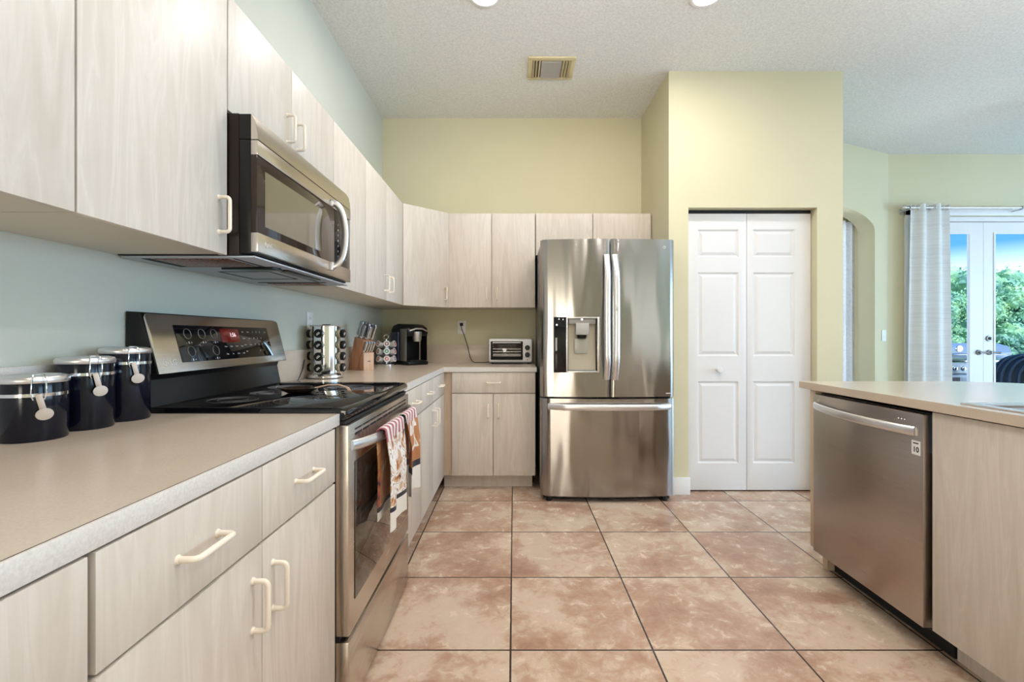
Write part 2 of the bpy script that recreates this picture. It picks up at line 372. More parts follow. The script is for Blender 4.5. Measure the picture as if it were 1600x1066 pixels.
def dup(root, loc=None, rot=None, label=None, group=None):
    r = root.copy(); C.objects.link(r); ORG[r] = None
    if loc is not None: r.location = loc
    if rot is not None: r.rotation_euler = rot
    if label: r['label'] = label
    if group: r['group'] = group
    for ch in list(root.children):
        c = ch.copy(); C.objects.link(c); c.parent = r
        for g in ch.children:
            d = g.copy(); C.objects.link(d); d.parent = c
    return r
def cut(o, mb):
    """cut a hole in a mesh object"""
    me = bpy.data.meshes.new('cutter'); mb.bm.to_mesh(me); mb.bm.free(); k = bpy.data.objects.new('cutter', me); C.objects.link(k)
    k.matrix_world = Matrix.Translation(-ORG[o]) if (ORG.get(o) is not None and o.parent) else Matrix()
    par = o.parent; o.parent = None; loc = o.location.copy()
    if ORG.get(o) is not None and par is None: k.location = -ORG[o]+loc
    md = o.modifiers.new('b', 'BOOLEAN'); md.object = k; md.operation = 'DIFFERENCE'; md.solver = 'EXACT'
    bpy.context.view_layer.update()
    dg = bpy.context.evaluated_depsgraph_get(); nm = bpy.data.meshes.new_from_object(o.evaluated_get(dg))
    o.modifiers.clear(); old = o.data; nm.name = old.name; o.data = nm
    nm.set_sharp_from_angle(angle=math.radians(38))
    o.parent = par; bpy.data.objects.remove(k)

# ------------------------------------------------------------------ the room
XL = -1.135; YB = 4.06
# angled family-room wall
A0 = Vector((1.60, 3.893)); AE = Vector((3.863, 4.86)); ad = (AE-A0).normalized(); an = Vector((-ad.y, ad.x))   # an points away from the room
struct('floor', MB().prism([(XL-0.1, -3.9), (8.0, -3.9), (8.0, 4.98), (3.80, 4.98), (3.3, 4.9), (1.2, 4.2), (XL-0.1, 4.2)], -0.08, 0.0), M_TILE)
struct('ceiling', MB().prism([(XL-0.1, -3.9), (8.0, -3.9), (8.0, 5.0), (3.80, 5.0), (2.6, 5.2), (XL-0.1, 5.2)], CEIL, CEIL+0.1), M_CEIL)
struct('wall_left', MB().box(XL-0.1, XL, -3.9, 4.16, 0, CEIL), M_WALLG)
struct('wall_back', MB().box(XL, 1.098, YB, YB+0.1, 0, CEIL), M_WALL)
# pantry closet: side, front with door opening, far side
cl = MB().box(1.098, 1.218, 3.46, YB+0.1, 0, CEIL)
cl.box(1.098, 1.237, 3.34, 3.46, 0, CEIL); cl.box(2.150, 2.333, 3.34, 3.46, 0, CEIL); cl.box(1.237, 2.150, 3.34, 3.46, 2.035, CEIL)
cl.box(2.233, 2.333, 3.46, 4.9, 0, CEIL); cl.box(1.218, 2.233, 4.06, 4.16, 0, CEIL)
struct('wall_pantry', cl, M_WALL)
# angled wall with arched niche
MA = Matrix.Translation((A0.x, A0.y, 0)) @ Matrix(((ad.x, an.x, 0, 0), (ad.y, an.y, 0, 0), (0, 0, 1, 0), (0, 0, 0, 1)))
LW = (AE-A0).length; tR = LW-0.2248; tL = tR-1.15; zs = 2.19; rise = 0.19
poly = [(0.55, 0), (tL, 0), (tL, zs)] + [((tL+tR)/2-(tR-tL)/2*math.cos(a), zs+rise*math.sin(a)) for a in [PI*k/28 for k in range(1, 28)]] + [(tR, zs), (tR, 0), (LW, 0), (LW, CEIL), (0.55, CEIL)]
struct('wall_angled', MB().prism(poly, 0, 0.16, axis='y'), M_WALL, M=MA)
struct('wall_niche', MB().box(tL-0.1, tL+0.1, 0.30, 0.34, 0, CEIL).box(tR-0.06, tR+0.10, 0.30, 0.34, 0, CEIL).box(tL+0.1, tR-0.06, 0.30, 0.34, 2.3, CEIL).box(tL+0.1, tR-0.06, 0.30, 0.34, 0, 0.25).box(tL-0.1, tL-0.06, 0.162, 0.30, 0, CEIL).box(tR+0.06, tR+0.10, 0.162, 0.30, 0, CEIL), M_WALL, M=MA)
wf = MB()
for a_ in (tL+0.1, (tL+tR)/2, tR-0.10): wf.box(a_, a_+0.04, 0.305, 0.335, 0.25, 2.3)
for z_ in (0.25, 1.25, 2.26): wf.box(tL+0.1, tR-0.06, 0.305, 0.335, z_, z_+0.04)
struct('window_3', wf, M_WHITE, M=MA)
# wall with the french doors, opening X 4.0..5.76
fw = MB().box(3.863, 4.09, 4.86, 4.98, 0, CEIL).box(5.76, 8.0, 4.86, 4.98, 0, CEIL).box(4.09, 5.76, 4.86, 4.98, 2.36, CEIL)
struct('wall_patio', fw, M_WALL)
struct('wall_right', MB().box(7.9, 8.0, -3.9, 4.86, 0, CEIL), M_WALL)
struct('wall_rear', MB().box(XL, 7.9, -3.9, -3.8, 0, CEIL), M_WALL)
for i, (wx, y0, y1) in enumerate([(7.9, -0.5, 3.3), (7.9, -3.8, -1.2)]):  # unseen frames added around the lamps for reflections; the wall is solid
    fr = MB(); y0 += 0.0
    for a in (y0, (y0+y1)/2, y1): fr.box(wx-0.07, wx-0.002, a-0.03, a+0.03, 0.33, 2.57)
    for z in (0.33, 1.45, 2.57): fr.box(wx-0.07, wx-0.002, y0, y1, z-0.03, z+0.03)
    struct('window_%d' % (i+1), fr, M_WHITE)
# baseboards
struct('baseboard_pantry', MB().box(1.09, 1.247, 3.327, 3.339, 0, 0.122, 0.003).box(2.15, 2.333, 3.327, 3.339, 0, 0.122, 0.003), M_TRIM)
struct('baseboard_patio', MB().box(3.87, 3.99, 4.845, 4.859, 0, 0.12, 0.003), M_TRIM)

# ------------------------------------------------------------------ bifold pantry door
def leaf(x0, x1, px0, px1, y):
    b = MB().box(x0, x1, y, y+0.032, 0.010, 2.009, 0.002)
    return b
Yd = 3.405
dr = struct('door_1', MB().box(1.240, 2.147, Yd+0.004, Yd+0.044, 2.012, 2.033), M_MATTEB)
for (x0, x1, p0, p1) in ((1.240, 1.6815, 1.328, 1.624), (1.6845, 2.147, 1.727, 2.029)):
    lf_ = part('door_leaf', leaf(x0, x1, p0, p1, Yd), M_WHITE, dr)
    c = MB()
    zs_ = ((1.694, 1.894), (0.979, 1.584), (0.204, 0.796))
    for z0, z1 in zs_: c.box(p0, p1, Yd-0.01, Yd+0.010, z0, z1)
    cut(lf_, c)
    for z0, z1 in zs_:
        pm = MB(); g = 0.028
        t_ = bmesh.new(); q = [(p0, z0), (p1, z0), (p1, z1), (p0, z1)]
        def ring(ins, yy): return [t_.verts.new((a + (ins if a == p0 else -ins), yy, b_ + (ins if b_ == z0 else -ins))) for a, b_ in q]
        R_ = [ring(0.0, Yd+0.0005), ring(0.010, Yd+0.0095), ring(0.016, Yd+0.0095), ring(0.034, Yd+0.001)]
        for a_, b_ in zip(R_, R_[1:]):
            for k in range(4): t_.faces.new((a_[k], a_[(k+1) % 4], b_[(k+1) % 4], b_[k]))
        t_.faces.new(R_[-1]); bmesh.ops.recalc_face_normals(t_, faces=t_.faces)
        for f_ in t_.faces:
            if f_.normal.y > 0.2: f_.normal_flip()
        pm._merge(t_); part('door_panel', pm, M_WHITE, lf_, smooth=20)
    if x0 < 1.3:
        part('door_knob', MB().lathe([(0, 0), (0.012, 0), (0.009, 0.012), (0.019, 0.022), (0.021, 0.030), (0.017, 0.038), (0, 0.041)], n=24, M=Matrix.Translation((1.476, Yd, 0.88)) @ Matrix.Rotation(PI/2, 4, 'X')), M_WHITE, lf_)

# ------------------------------------------------------------------ french doors
fd = struct('door_2', MB().box(4.092, 4.13, 4.868, 4.97, 0.0, 2.358).box(5.70, 5.758, 4.868, 4.97, 0.0, 2.358).box(4.13, 5.70, 4.868, 4.97, 2.31, 2.358), M_WHITE)
struct('trim_1', MB().box(4.02, 4.088, 4.84, 4.859, 0, 2.44, 0.004).box(5.762, 5.835, 4.84, 4.859, 0, 2.44, 0.004).box(4.02, 5.835, 4.84, 4.859, 2.365, 2.44, 0.004), M_WHITE)
for i, (x0, x1, g0, g1) in enumerate(((4.134, 4.866, 4.24, 4.74), (4.869, 5.697, 4.972, 5.57))):
    b = MB().box(x0, g0, 4.885, 4.93, 0.01, 2.305).box(g1, x1, 4.885, 4.93, 0.01, 2.305).box(g0, g1, 4.885, 4.93, 2.20, 2.305).box(g0, g1, 4.885, 4.93, 0.01, 0.25)
    lf_ = part('door_leaf', b, M_WHITE, fd)
    fr = MB()
    for a, c_ in ((g0, g0+0.018), (g1-0.018, g1)): fr.box(a, c_, 4.878, 4.884, 0.25, 2.20)
    fr.box(g0+0.018, g1-0.018, 4.878, 4.884, 2.182, 2.20).box(g0+0.018, g1-0.018, 4.878, 4.884, 0.25, 0.268)
    part('glazing_bead', fr, M_WHITE, lf_)
    part('glass_pane', MB().box(g0+0.001, g1-0.001, 4.905, 4.909, 0.251, 2.199), M_GLASS, lf_)
    hx = 4.815 if i == 0 else 4.925
    h = MB().lathe([(0, 0), (0.028, 0), (0.026, 0.010), (0.012, 0.014), (0.011, 0.038), (0, 0.04)], n=24, M=Matrix.Translation((hx, 4.884, 0.955)) @ Matrix.Rotation(PI/2, 4, 'X'))
    dx = 0.095
    h.tube([(hx, 4.85, 0.955), (hx+dx*0.3, 4.848, 0.957), (hx+dx*0.7, 4.852, 0.955), (hx+dx, 4.858, 0.952)], 0.008, n=10)
    part('lever_handle', h, M_LEVER, lf_)
    if i == 1:
        part('deadbolt', MB().lathe([(0, 0), (0.030, 0), (0.027, 0.012), (0, 0.014)], n=24, M=Matrix.Translation((hx-0.005, 4.884, 1.10)) @ Matrix.Rotation(PI/2, 4, 'X')).box(hx-0.009, hx-0.001, 4.852, 4.872, 1.085, 1.115, 0.002), M_LEVER, lf_)

# white curtain on its rod
rod = thing('curtain_rod', 'long satin nickel curtain rod with ball finial above the french doors', 'curtain rod', (4.0, 4.75, 2.42))
part('rod', MB().cyl((3.96, 4.75, 2.42), (5.12, 4.75, 2.42), 0.011).cyl((5.12, 4.75, 2.42), (6.0, 4.75, 2.42), 0.008), M_NICKEL, rod)
part('finial', MB().lathe([(0, -0.03), (0.012, -0.03), (0.016, -0.02), (0.026, -0.006), (0.026, 0.006), (0.014, 0.02), (0.008, 0.03), (0.011, 0.045), (0, 0.046)], n=24, M=Matrix.Translation((3.935, 4.75, 2.42)) @ Matrix.Rotation(PI/2, 4, 'Y')), M_NICKEL, rod)
for bx in (3.99, 5.12):
    part('bracket', MB().box(bx-0.006, bx+0.006, 4.745, 4.858, 2.40, 2.408).box(bx-0.012, bx+0.012, 4.852, 4.858, 2.375, 2.43).tube([(bx, 4.75+0.016*math.cos(a), 2.42+0.016*math.sin(a)) for a in [2*PI*k/16 for k in range(16)]], 0.004, n=6, closed=True), M_GREYM, rod)
def curt(u, v):
    z = 0.03+v*2.425; s = 1-v
    x0 = 4.005-0.03*s; x1 = 4.385+0.035*s
    x = x0+(x1-x0)*u; amp = 0.026+0.014*s
    y = 4.748+amp*math.sin(u*PI*5+0.4*math.sin(v*2))+0.004*math.sin(u*17+v*5)
    return (x, y, z)
cu_ = thing('curtain', 'white slub curtain panel gathered left of the french doors', 'curtain', (4.2, 4.75, 0.03))
cw = part('fabric_panel', MB().sheet(curt, 120, 24, 0.003), M_CURT, cu_, smooth=80)
gm = MB()
for k in range(9):
    u = (k+0.5)/9; x = 4.005+0.38*u
    gm.tube([(x, 4.748+0.024*math.cos(a), 2.42+0.024*math.sin(a)) for a in [2*PI*j/16 for j in range(16)]], 0.003, n=6, closed=True)
part('grommet', gm, M_NICKEL, cu_)
tag(cu_.children[-1], kind='stuff')
# patterned curtain in the arched niche
def pcurt(u, v):
    tt = tR+0.015-0.42*u; return (tt, 0.205+0.020*math.sin(u*PI*8), 0.02+2.30*v)
single('patterned_curtain', MB().sheet(pcurt, 80, 10, 0.003), M_CURTP, 'narrow white and grey scroll patterned curtain inside the arched niche', 'curtain', (MA @ Vector((tR-0.19, 0.205, 0.02))).to_tuple(), M=MA, smooth=80)
def plate(name, M, label, cat, w_=0.07, h_=0.115, kind='outlet'):
    o = thing(name, label, cat, M.translation.to_tuple())
    part('cover_plate', MB().box(-w_/2, w_/2, -0.005, 0.0, -h_/2, h_/2, 0.0015), M_WHITEP, o, M=M)
    if kind == 'outlet':
        for dz in (-0.024, 0.024):
            part('socket', MB().box(-0.017, 0.017, -0.0065, -0.005, dz-0.014, dz+0.014, 0.0006), M_TRIM, o, M=M)
            sl_ = MB()
            for dx in (-0.006, 0.006): sl_.box(dx-0.001, dx+0.001, -0.0068, -0.0064, dz-0.003, dz+0.006)
            part('slot', sl_, M_MATTEB, o, M=M)
    else:
        part('toggle', MB().box(-0.012, 0.012, -0.008, -0.005, -0.03, 0.03, 0.001), M_WHITEP, o, M=M)
    return o
sp = MA @ Matrix.Translation((LW-0.08, -0.001, 1.13))
plate('light_switch', sp, 'small white rocker switch on the angled wall beside the curtain', 'switch', kind='switch')
plate('wall_outlet', Matrix.Translation((XL+0.001, 2.61, 1.197)) @ Matrix.Rotation(PI/2, 4, 'Z'), 'white outlet on the left wall above the spice rack', 'outlet')
OUTX = -0.450
plate('wall_outlet', Matrix.Translation((OUTX, YB-0.001, 1.20)), 'white outlet on the back wall holding a black plug', 'outlet')

# ------------------------------------------------------------------ outside
def outside():
    ln = MB(); ln.box(-10, 40, 12.0, 60, -0.30, -0.20); tag(struct('ground_lawn', ln, M_GRASS), kind='structure')
    tag(struct('ground_patio', MB().box(2.6, 14, 5.3, 12.0, -0.26, -0.12), M_PATIO), kind='structure')
    labs = ['leafy green tree seen through the left door pane above the grill', 'bright green tree seen through the right door pane', 'green tree beyond the right frame edge of the door', '', 'taller green tree behind the door stiles, in the back row', 'rear green tree farthest right beyond the patio', 'rear green tree hidden mostly by the white curtain']
    specs = [(12.1, 13.4, 0.95, 1.35), (14.1, 13.4, 0.95, 1.45), (16.3, 13.6, 1.1, 1.5), (13.6, 10.6, 0.0, 0.0), (13.7, 16.9, 1.5, 1.9), (17.0, 17.1, 1.6, 2.0), (10.2, 16.9, 1.6, 1.8)]
    for (x, y, r, zc), lb in zip(specs, labs):
        if r == 0: continue
        o = thing('leafy_tree', lb, 'tree', (x, y, -0.2), group='trees beyond the patio')
        part('trunk', MB().tube([(x, y, -0.2), (x+0.1, y, zc*0.5), (x-0.05, y, zc)], 0.11, n=8), M_BARK, o)
        t_ = bmesh.new()
        lobes = [(Vector((random.uniform(-1, 1)*r*0.6, random.uniform(-1, 1)*r*0.5, random.uniform(-1.0, 0.75)*zc*0.75)), random.uniform(0.35, 0.62)*r*0.9) for _ in range(13)]
        for lc, lr in lobes:
            tt_ = bmesh.new(); bmesh.ops.create_icosphere(tt_, subdivisions=3, radius=1)
            for v_ in tt_.verts: v_.co = Vector((x, y, zc))+lc+v_.co*lr*(0.72+0.12*math.sin(v_.co.x*7+v_.co.z*9+lr*30))
            mt_ = bpy.data.meshes.new('c'); tt_.to_mesh(mt_); tt_.free(); t_.from_mesh(mt_); bpy.data.meshes.remove(mt_)
        for _ in range(6500):
            c_, rr = random.choice(lobes); d = Vector((random.gauss(0, 1), random.gauss(0, 1), random.gauss(0, 1))).normalized()
            p = Vector((x, y, zc)) + c_ + d*rr*random.uniform(0.6, 1.05)
            if p.z < -0.15: continue
            a = Vector((random.gauss(0, 1), random.gauss(0, 1), random.gauss(0, 1))).normalized()*random.uniform(0.03, 0.065); b_ = d.cross(a).normalized()*random.uniform(0.015, 0.03)
            vs = [t_.verts.new(p+a), t_.verts.new(p+b_), t_.verts.new(p-a), t_.verts.new(p-b_)]; t_.faces.new(vs)
        m_ = MB(); m_._merge(t_); part('foliage', m_, M_GREEN, o)
    # gas grill
    gx0, gx1, gy = 6.05, 7.28, 6.8
    g = thing('gas_grill', 'stainless gas grill outside behind the french doors', 'grill', ((gx0+gx1)/2, gy+0.3, -0.12))
    pr = [(gy+0.06, 0.80), (gy+0.02, 0.88), (gy+0.07, 0.97), (gy+0.22, 1.02), (gy+0.45, 1.02), (gy+0.55, 0.92), (gy+0.56, 0.80)]
    part('hood', MB().prism(pr, gx0+0.0, gx1-0.06, axis='x', b=0.006), M_GRILL, g)
    part('hood_handle', MB().tube([(gx0+0.15, gy+0.03, 0.86), (gx0+0.15, gy-0.03, 0.86), (gx1-0.22, gy-0.03, 0.86), (gx1-0.22, gy+0.03, 0.86)], 0.012), M_CHROME, g)
    part('hood_badge', MB().lathe([(0, 0), (0.05, 0), (0.045, 0.008), (0, 0.01)], n=24, M=Matrix.Translation((6.46, gy+0.033, 0.945)) @ Matrix.Rotation(PI/2, 4, 'X')), M_CHROME, g)
    part('control_panel', MB().box(gx0, gx1, gy, gy+0.10, 0.585, 0.745, 0.006), M_GRILL, g)
    part('warming_ledge', MB().box(gx0-0.02, gx1+0.02, gy-0.01, gy+0.56, 0.755, 0.785, 0.004), M_CHROME, g)
    for k in range(8):
        kx = gx0+0.31+k*0.12
        part('control_knob', MB().lathe([(0, 0), (0.033, 0), (0.033, 0.006), (0.022, 0.01), (0.020, 0.03), (0, 0.032)], n=20, M=Matrix.Translation((kx, gy, 0.66)) @ Matrix.Rotation(PI/2, 4, 'X')), M_CHROME, g)
    part('cart', MB().box(gx0+0.02, gx1-0.02, gy+0.02, gy+0.55, 0.02, 0.58, 0.004), M_GRILL, g)
    for k in range(3):
        part('cart_door', MB().box(gx0+0.05+k*0.38, gx0+0.40+k*0.38, gy+0.005, gy+0.018, 0.06, 0.53, 0.004), M_WICKER if k != 1 else M_GRILL, g)
    for k in (gx0+0.08, gx1-0.08): part('caster', MB().cyl((k, gy+0.1, -0.05), (k+0.03, gy+0.1, -0.05), 0.07), M_BLACK, g); part('caster', MB().cyl((k, gy+0.45, -0.05), (k+0.03, gy+0.45, -0.05), 0.07), M_BLACK, g)
    # round ribbed chair
    c0 = Vector((6.62, 5.95, 0.35)); q = thing('round_patio_chair', 'black round ribbed wicker patio chair outside the right door pane', 'chair', (c0.x, c0.y, -0.12))
    Rm = Matrix.Translation(c0) @ Matrix.Rotation(math.radians(68), 4, 'X') @ Matrix.Rotation(math.radians(0), 4, 'Z')
    prof = [(0.56*math.cos(a), 0.30*math.sin(a)) for a in [PI/2*k/14 for k in range(15)]]
    part('shell', MB().lathe(prof + [(0.0, 0.285)] + [(r_*0.95, z_*0.93) for r_, z_ in prof[::-1][1:]], n=48, M=Rm, close=True), M_WICKER, q)
    for k in range(8):
        a = PI/2*k/8.5; r_, z_ = 0.565*math.cos(a), 0.305*math.sin(a)
        part('rib', MB().tube([(Rm @ Vector((r_*math.cos(b_), r_*math.sin(b_), z_))) for b_ in [2*PI*j/40 for j in range(40)]], 0.014, n=6, closed=True), M_RIB, q)
    part('base', MB().lathe([(0, -0.12), (0.33, -0.12), (0.30, -0.05), (0.22, -0.04), (0, -0.04)], (c0.x, c0.y, 0), n=32).cyl((c0.x, c0.y, -0.05), (c0.x, c0.y, 0.0), 0.12), M_WICKER, q)
outside()

# ------------------------------------------------------------------ cabinets
def frame(o, u, n):
    u = Vector((*u, 0)); n = Vector((*n, 0)); return Matrix.Translation((*o, 0)) @ Matrix(((u.x, n.x, 0, 0), (u.y, n.y, 0, 0), (0, 0, 1, 0), (0, 0, 0, 1)))
FL = frame((-0.525, 0), (0, 1), (1, 0)); FBk = frame((0, 3.448), (1, 0), (0, -1)); FI = frame((1.462, 0), (0, 1), (-1, 0))
FUL = frame((-0.832, 0), (0, 1), (1, 0)); FUB = frame((0, 3.757), (1, 0), (0, -1))
def pull(u, z, vert, w0, M, parent, L=0.096, pr=0.030):
    h = L/2; r = 0.010; P = []
    def q(a, w_): return (u, w_, z+a) if vert else (u+a, w_, z)
    P = [q(-h, w0), q(-h, w0+pr-r)] + [q(-h+r-r*math.cos(a), w0+pr-r+r*math.sin(a)) for a in (0.4, 0.8, 1.2, 1.57)] + [q(h-r+r*math.sin(a), w0+pr-r+r*math.cos(a)) for a in (0.0, 0.4, 0.8, 1.2)] + [q(h, w0+pr-r), q(h, w0)]
    b = MB().tube(P, 0.0052, n=12)
    for a in (-h, h):
        p = q(a, w0); b.cyl(p, (p[0], p[1]+0.004, p[2]), 0.0075, 0.006, n=14)
    return part('handle', b, M_PULL, parent, M=M)
def cabinet(name, label, M, u0, u1, z0, z1, depth, doors=(), drawers=(), kick=None, org=None, group=None, back=0.0, fronts=0.018, vis_under=False):
    loc = M @ Vector(((u0+u1)/2, -depth/2, 0 if kick else z0)); t_ = thing(name, label, 'cabinet', loc.to_tuple(), group=group)
    b = MB().box(u0+0.0008, u1-0.0008, -depth, -0.002, z0, z1, 0.0)
    part('body', b, M_WOODE if kick else M_UNDER, t_, M=M)
    if kick: part('toe_kick', MB().box(u0+0.001, u1-0.001 - (kick[1] if len(kick) > 1 else 0), -depth, -kick[0], 0.0, z0-0.0005), M_WOOD, t_, M=M)
    for (a, b_, c, d, hu, hz) in doors:
        dd = part('door', MB().box(a+0.0012, b_-0.0012, -0.001, fronts, c+0.001, d-0.001, 0.0012), M_WOOD, t_, M=M)
        if hu is not None: pull(hu, hz, True, fronts, M, dd)
    for (a, b_, c, d, hu) in drawers:
        dd = part('drawer', MB().box(a+0.0012, b_-0.0012, -0.001, fronts, c+0.001, d-0.001, 0.0012), M_WOOD, t_, M=M)
        if hu is not None: pull(hu, (c+d)/2+0.0, False, fronts, M, dd)
    return t_
BD = 0.605; DZ = (0.106, 0.7035, 0.7075, 0.859)
cabinet('base_cabinet', 'whitewashed maple base cabinet at the lower left corner, nearest the camera', FL, 0.02, 0.562, 0.104, 0.8615, BD, doors=[(0.02, 0.562, DZ[0], DZ[1], None, 0)], drawers=[(0.02, 0.562, DZ[2], DZ[3], None)], kick=(0.075,))
cabinet('base_cabinet', 'whitewashed maple base cabinet with two drawers over two doors, left of the range', FL, 0.568, 1.366, 0.104, 0.8615, BD, doors=[(0.570, 0.949, DZ[0], DZ[1], 0.914, 0.597), (0.949, 1.336, DZ[0], DZ[1], 0.990, 0.597)], drawers=[(0.570, 0.949, DZ[2], DZ[3], 0.758), (0.949, 1.336, DZ[2], DZ[3], 1.142)], kick=(0.075,))
cabinet('base_cabinet', 'narrow whitewashed base cabinet on the far side of the range, behind the towels', FL, 2.15, 2.588, 0.104, 0.8615, BD, doors=[(2.152, 2.587, DZ[0], DZ[1], 2.19, 0.61)], drawers=[(2.152, 2.587, DZ[2], DZ[3], 2.40)], kick=(0.075,))
cabinet('base_cabinet', 'whitewashed base cabinet with a pair of doors between range and corner', FL, 2.59, 3.444, 0.104, 0.8615, BD, doors=[(2.592, 2.965, DZ[0], DZ[1], 2.935, 0.61), (2.969, 3.425, DZ[0], DZ[1], 3.03, 0.61)], drawers=[(2.592, 2.965, DZ[2], DZ[3], 2.80), (2.969, 3.425, DZ[2], DZ[3], 3.215)], kick=(0.075,))
cabinet('base_cabinet', 'maple base cabinet with one wide drawer, below the toaster oven', FBk, -0.523, 0.158, 0.104, 0.8615, BD, doors=[(-0.452, -0.151, DZ[0], DZ[1], -0.188, 0.578+0.0), (-0.149, 0.156, DZ[0], DZ[1], -0.112, 0.578)], drawers=[(-0.452, 0.156, DZ[2], DZ[3], -0.147)], kick=(0.075, 0.02))
UZ = (1.350, 2.097); UD = 0.301
def upper(label, M, u0, u1, doors, z0=UZ[0], hz=1.457):
    return cabinet('wall_cabinet', label, M, u0, u1, z0+0.004, UZ[1], UD, doors=[(a, b_, z0, UZ[1]+0.001, h, hz) for a, b_, h in doors])
upper('whitewashed wall cabinet at the upper left edge, nearest the camera', FUL, 0.08, 0.884, [(0.41, 0.8746, None), (0.08, 0.41, None)])
upper('wide single-door wall cabinet directly left of the microwave', FUL, 0.886, 1.338, [(0.877, 1.338, 1.300)])
upper('short two-door wall cabinet above the microwave', FUL, 1.341, 2.124, [(1.341, 1.7266, 1.690), (1.7266, 2.124, 1.765)], z0=1.765, hz=1.866)
upper('single-door wall cabinet just past the microwave', FUL, 2.126, 2.588, [(2.126, 2.587, 2.17)])
upper('two-door wall cabinet next to the diagonal corner cabinet', FUL, 2.590, 3.463, [(2.590, 3.011, 2.965), (3.013, 3.458, 3.075)])
cc = thing('corner_wall_cabinet', 'diagonal corner wall cabinet above the coffee maker', 'cabinet', (-0.85, 3.8, 1.35))
part('body', MB().prism([(-1.133, 3.466), (-0.834, 3.466), (-0.533, 3.757), (-0.526, 3.757), (-0.526, 4.057), (-1.133, 4.057)], 1.354, 2.097), M_UNDER, cc)
FD = frame((-0.827, 3.4625), (0.7235, 0.6903), (0.6903, -0.7235))
dd = part('door', MB().box(0.005, 0.409, 0.0015, 0.019, 1.350, 2.098, 0.0012), M_WOOD, cc, M=FD); pull(0.372, 1.457, True, 0.019, FD, dd)
upper('two-door wall cabinet on the back wall left of the refrigerator', FUB, -0.523, 0.170, [(-0.521, -0.179, -0.215), (-0.176, 0.168, -0.132)])
fc = upper('short two-door wall cabinet above the refrigerator', FUB, 0.172, 1.096, [(0.174, 0.624, 0.59), (0.628, 1.084, 0.665)], z0=1.765, hz=1.85)

# countertops
def counter_left():
    t_ = thing('countertop', 'tan laminate countertop at lower left carrying the black canisters', 'countertop', (-0.82, 0.7, 0.862))
    part('slab', MB().box(XL+0.002, -0.5135, -0.3, 1.3685, 0.8625, 0.896), M_COUNTER, t_)
    part('edge_strip', MB().box(-0.5122, -0.506, -0.3, 1.3685, 0.8625, 0.8957, 0.0008), M_COUNTERL, t_)
    part('seam_line', MB().box(-0.5134, -0.5123, -0.3, 1.368, 0.864, 0.8958), M_SEAM, t_)
    single('backsplash', MB().box(XL+0.002, XL+0.020, -0.3, 1.3685, 0.8962, 1.052, 0.001), M_COUNTERL, 'low laminate backsplash on the left wall behind the black canisters', 'backsplash', (XL+0.01, 0.5, 0.8962))
def counter_far():
    t_ = thing('countertop', 'L-shaped laminate countertop running from the range to the refrigerator', 'countertop', (-0.6, 3.5, 0.862))
    part('slab', MB().prism([(XL+0.002, 2.148), (-0.5135, 2.148), (-0.5135, 3.432), (0.166, 3.432), (0.166, YB-0.002), (XL+0.002, YB-0.002)], 0.8625, 0.896), M_COUNTER, t_)
    part('edge_strip', MB().prism([(-0.513, 2.148), (-0.506, 2.148), (-0.506, 3.4235), (0.166, 3.4235), (0.166, 3.4315), (-0.513, 3.4315)], 0.8625, 0.8957), M_COUNTERL, t_)
    single('backsplash', MB().box(XL+0.002, XL+0.020, 2.148, YB-0.021, 0.8962, 1.050, 0.001), M_COUNTER, 'low laminate backsplash on the left wall behind the spice rack', 'backsplash', (XL+0.01, 3.0, 0.8962))
    single('backsplash', MB().box(XL+0.002, 0.166, YB-0.020, YB-0.002, 0.8962, 1.050, 0.001), M_COUNTER, 'low laminate backsplash on the back wall behind the toaster oven', 'backsplash', (-0.4, YB-0.01, 0.8962))
counter_left(); counter_far()

# ------------------------------------------------------------------ logo helper (ring mark + letters)
def logo(mb, o, xd, yd, s, letters=True):
    xd = Vector(xd).normalized(); yd = Vector(yd).normalized(); o = Vector(o); zd = xd.cross(yd)
    R = s*0.5
    mb.tube([o + xd*R*math.cos(a) + yd*R*math.sin(a) for a in [2*PI*k/28 for k in range(28)]], s*0.05, s*0.03, n=6, closed=True)
    mb.tube([o + yd*R*0.5, o - yd*R*0.35, o - yd*R*0.35 + xd*R*0.45], s*0.045, n=6)
    mb.tube([o + xd*R*0.6, o + xd*R*0.95], s*0.045, n=6)
    c_ = o - xd*R*0.38 + yd*R*0.35; mb.cyl(c_, c_+zd*s*0.03, s*0.07, n=10)
    if letters: mb.text('LG', s*1.05, o+xd*s*1.45, xd, yd, 0.0008, bold=s*0.01)
    return mb

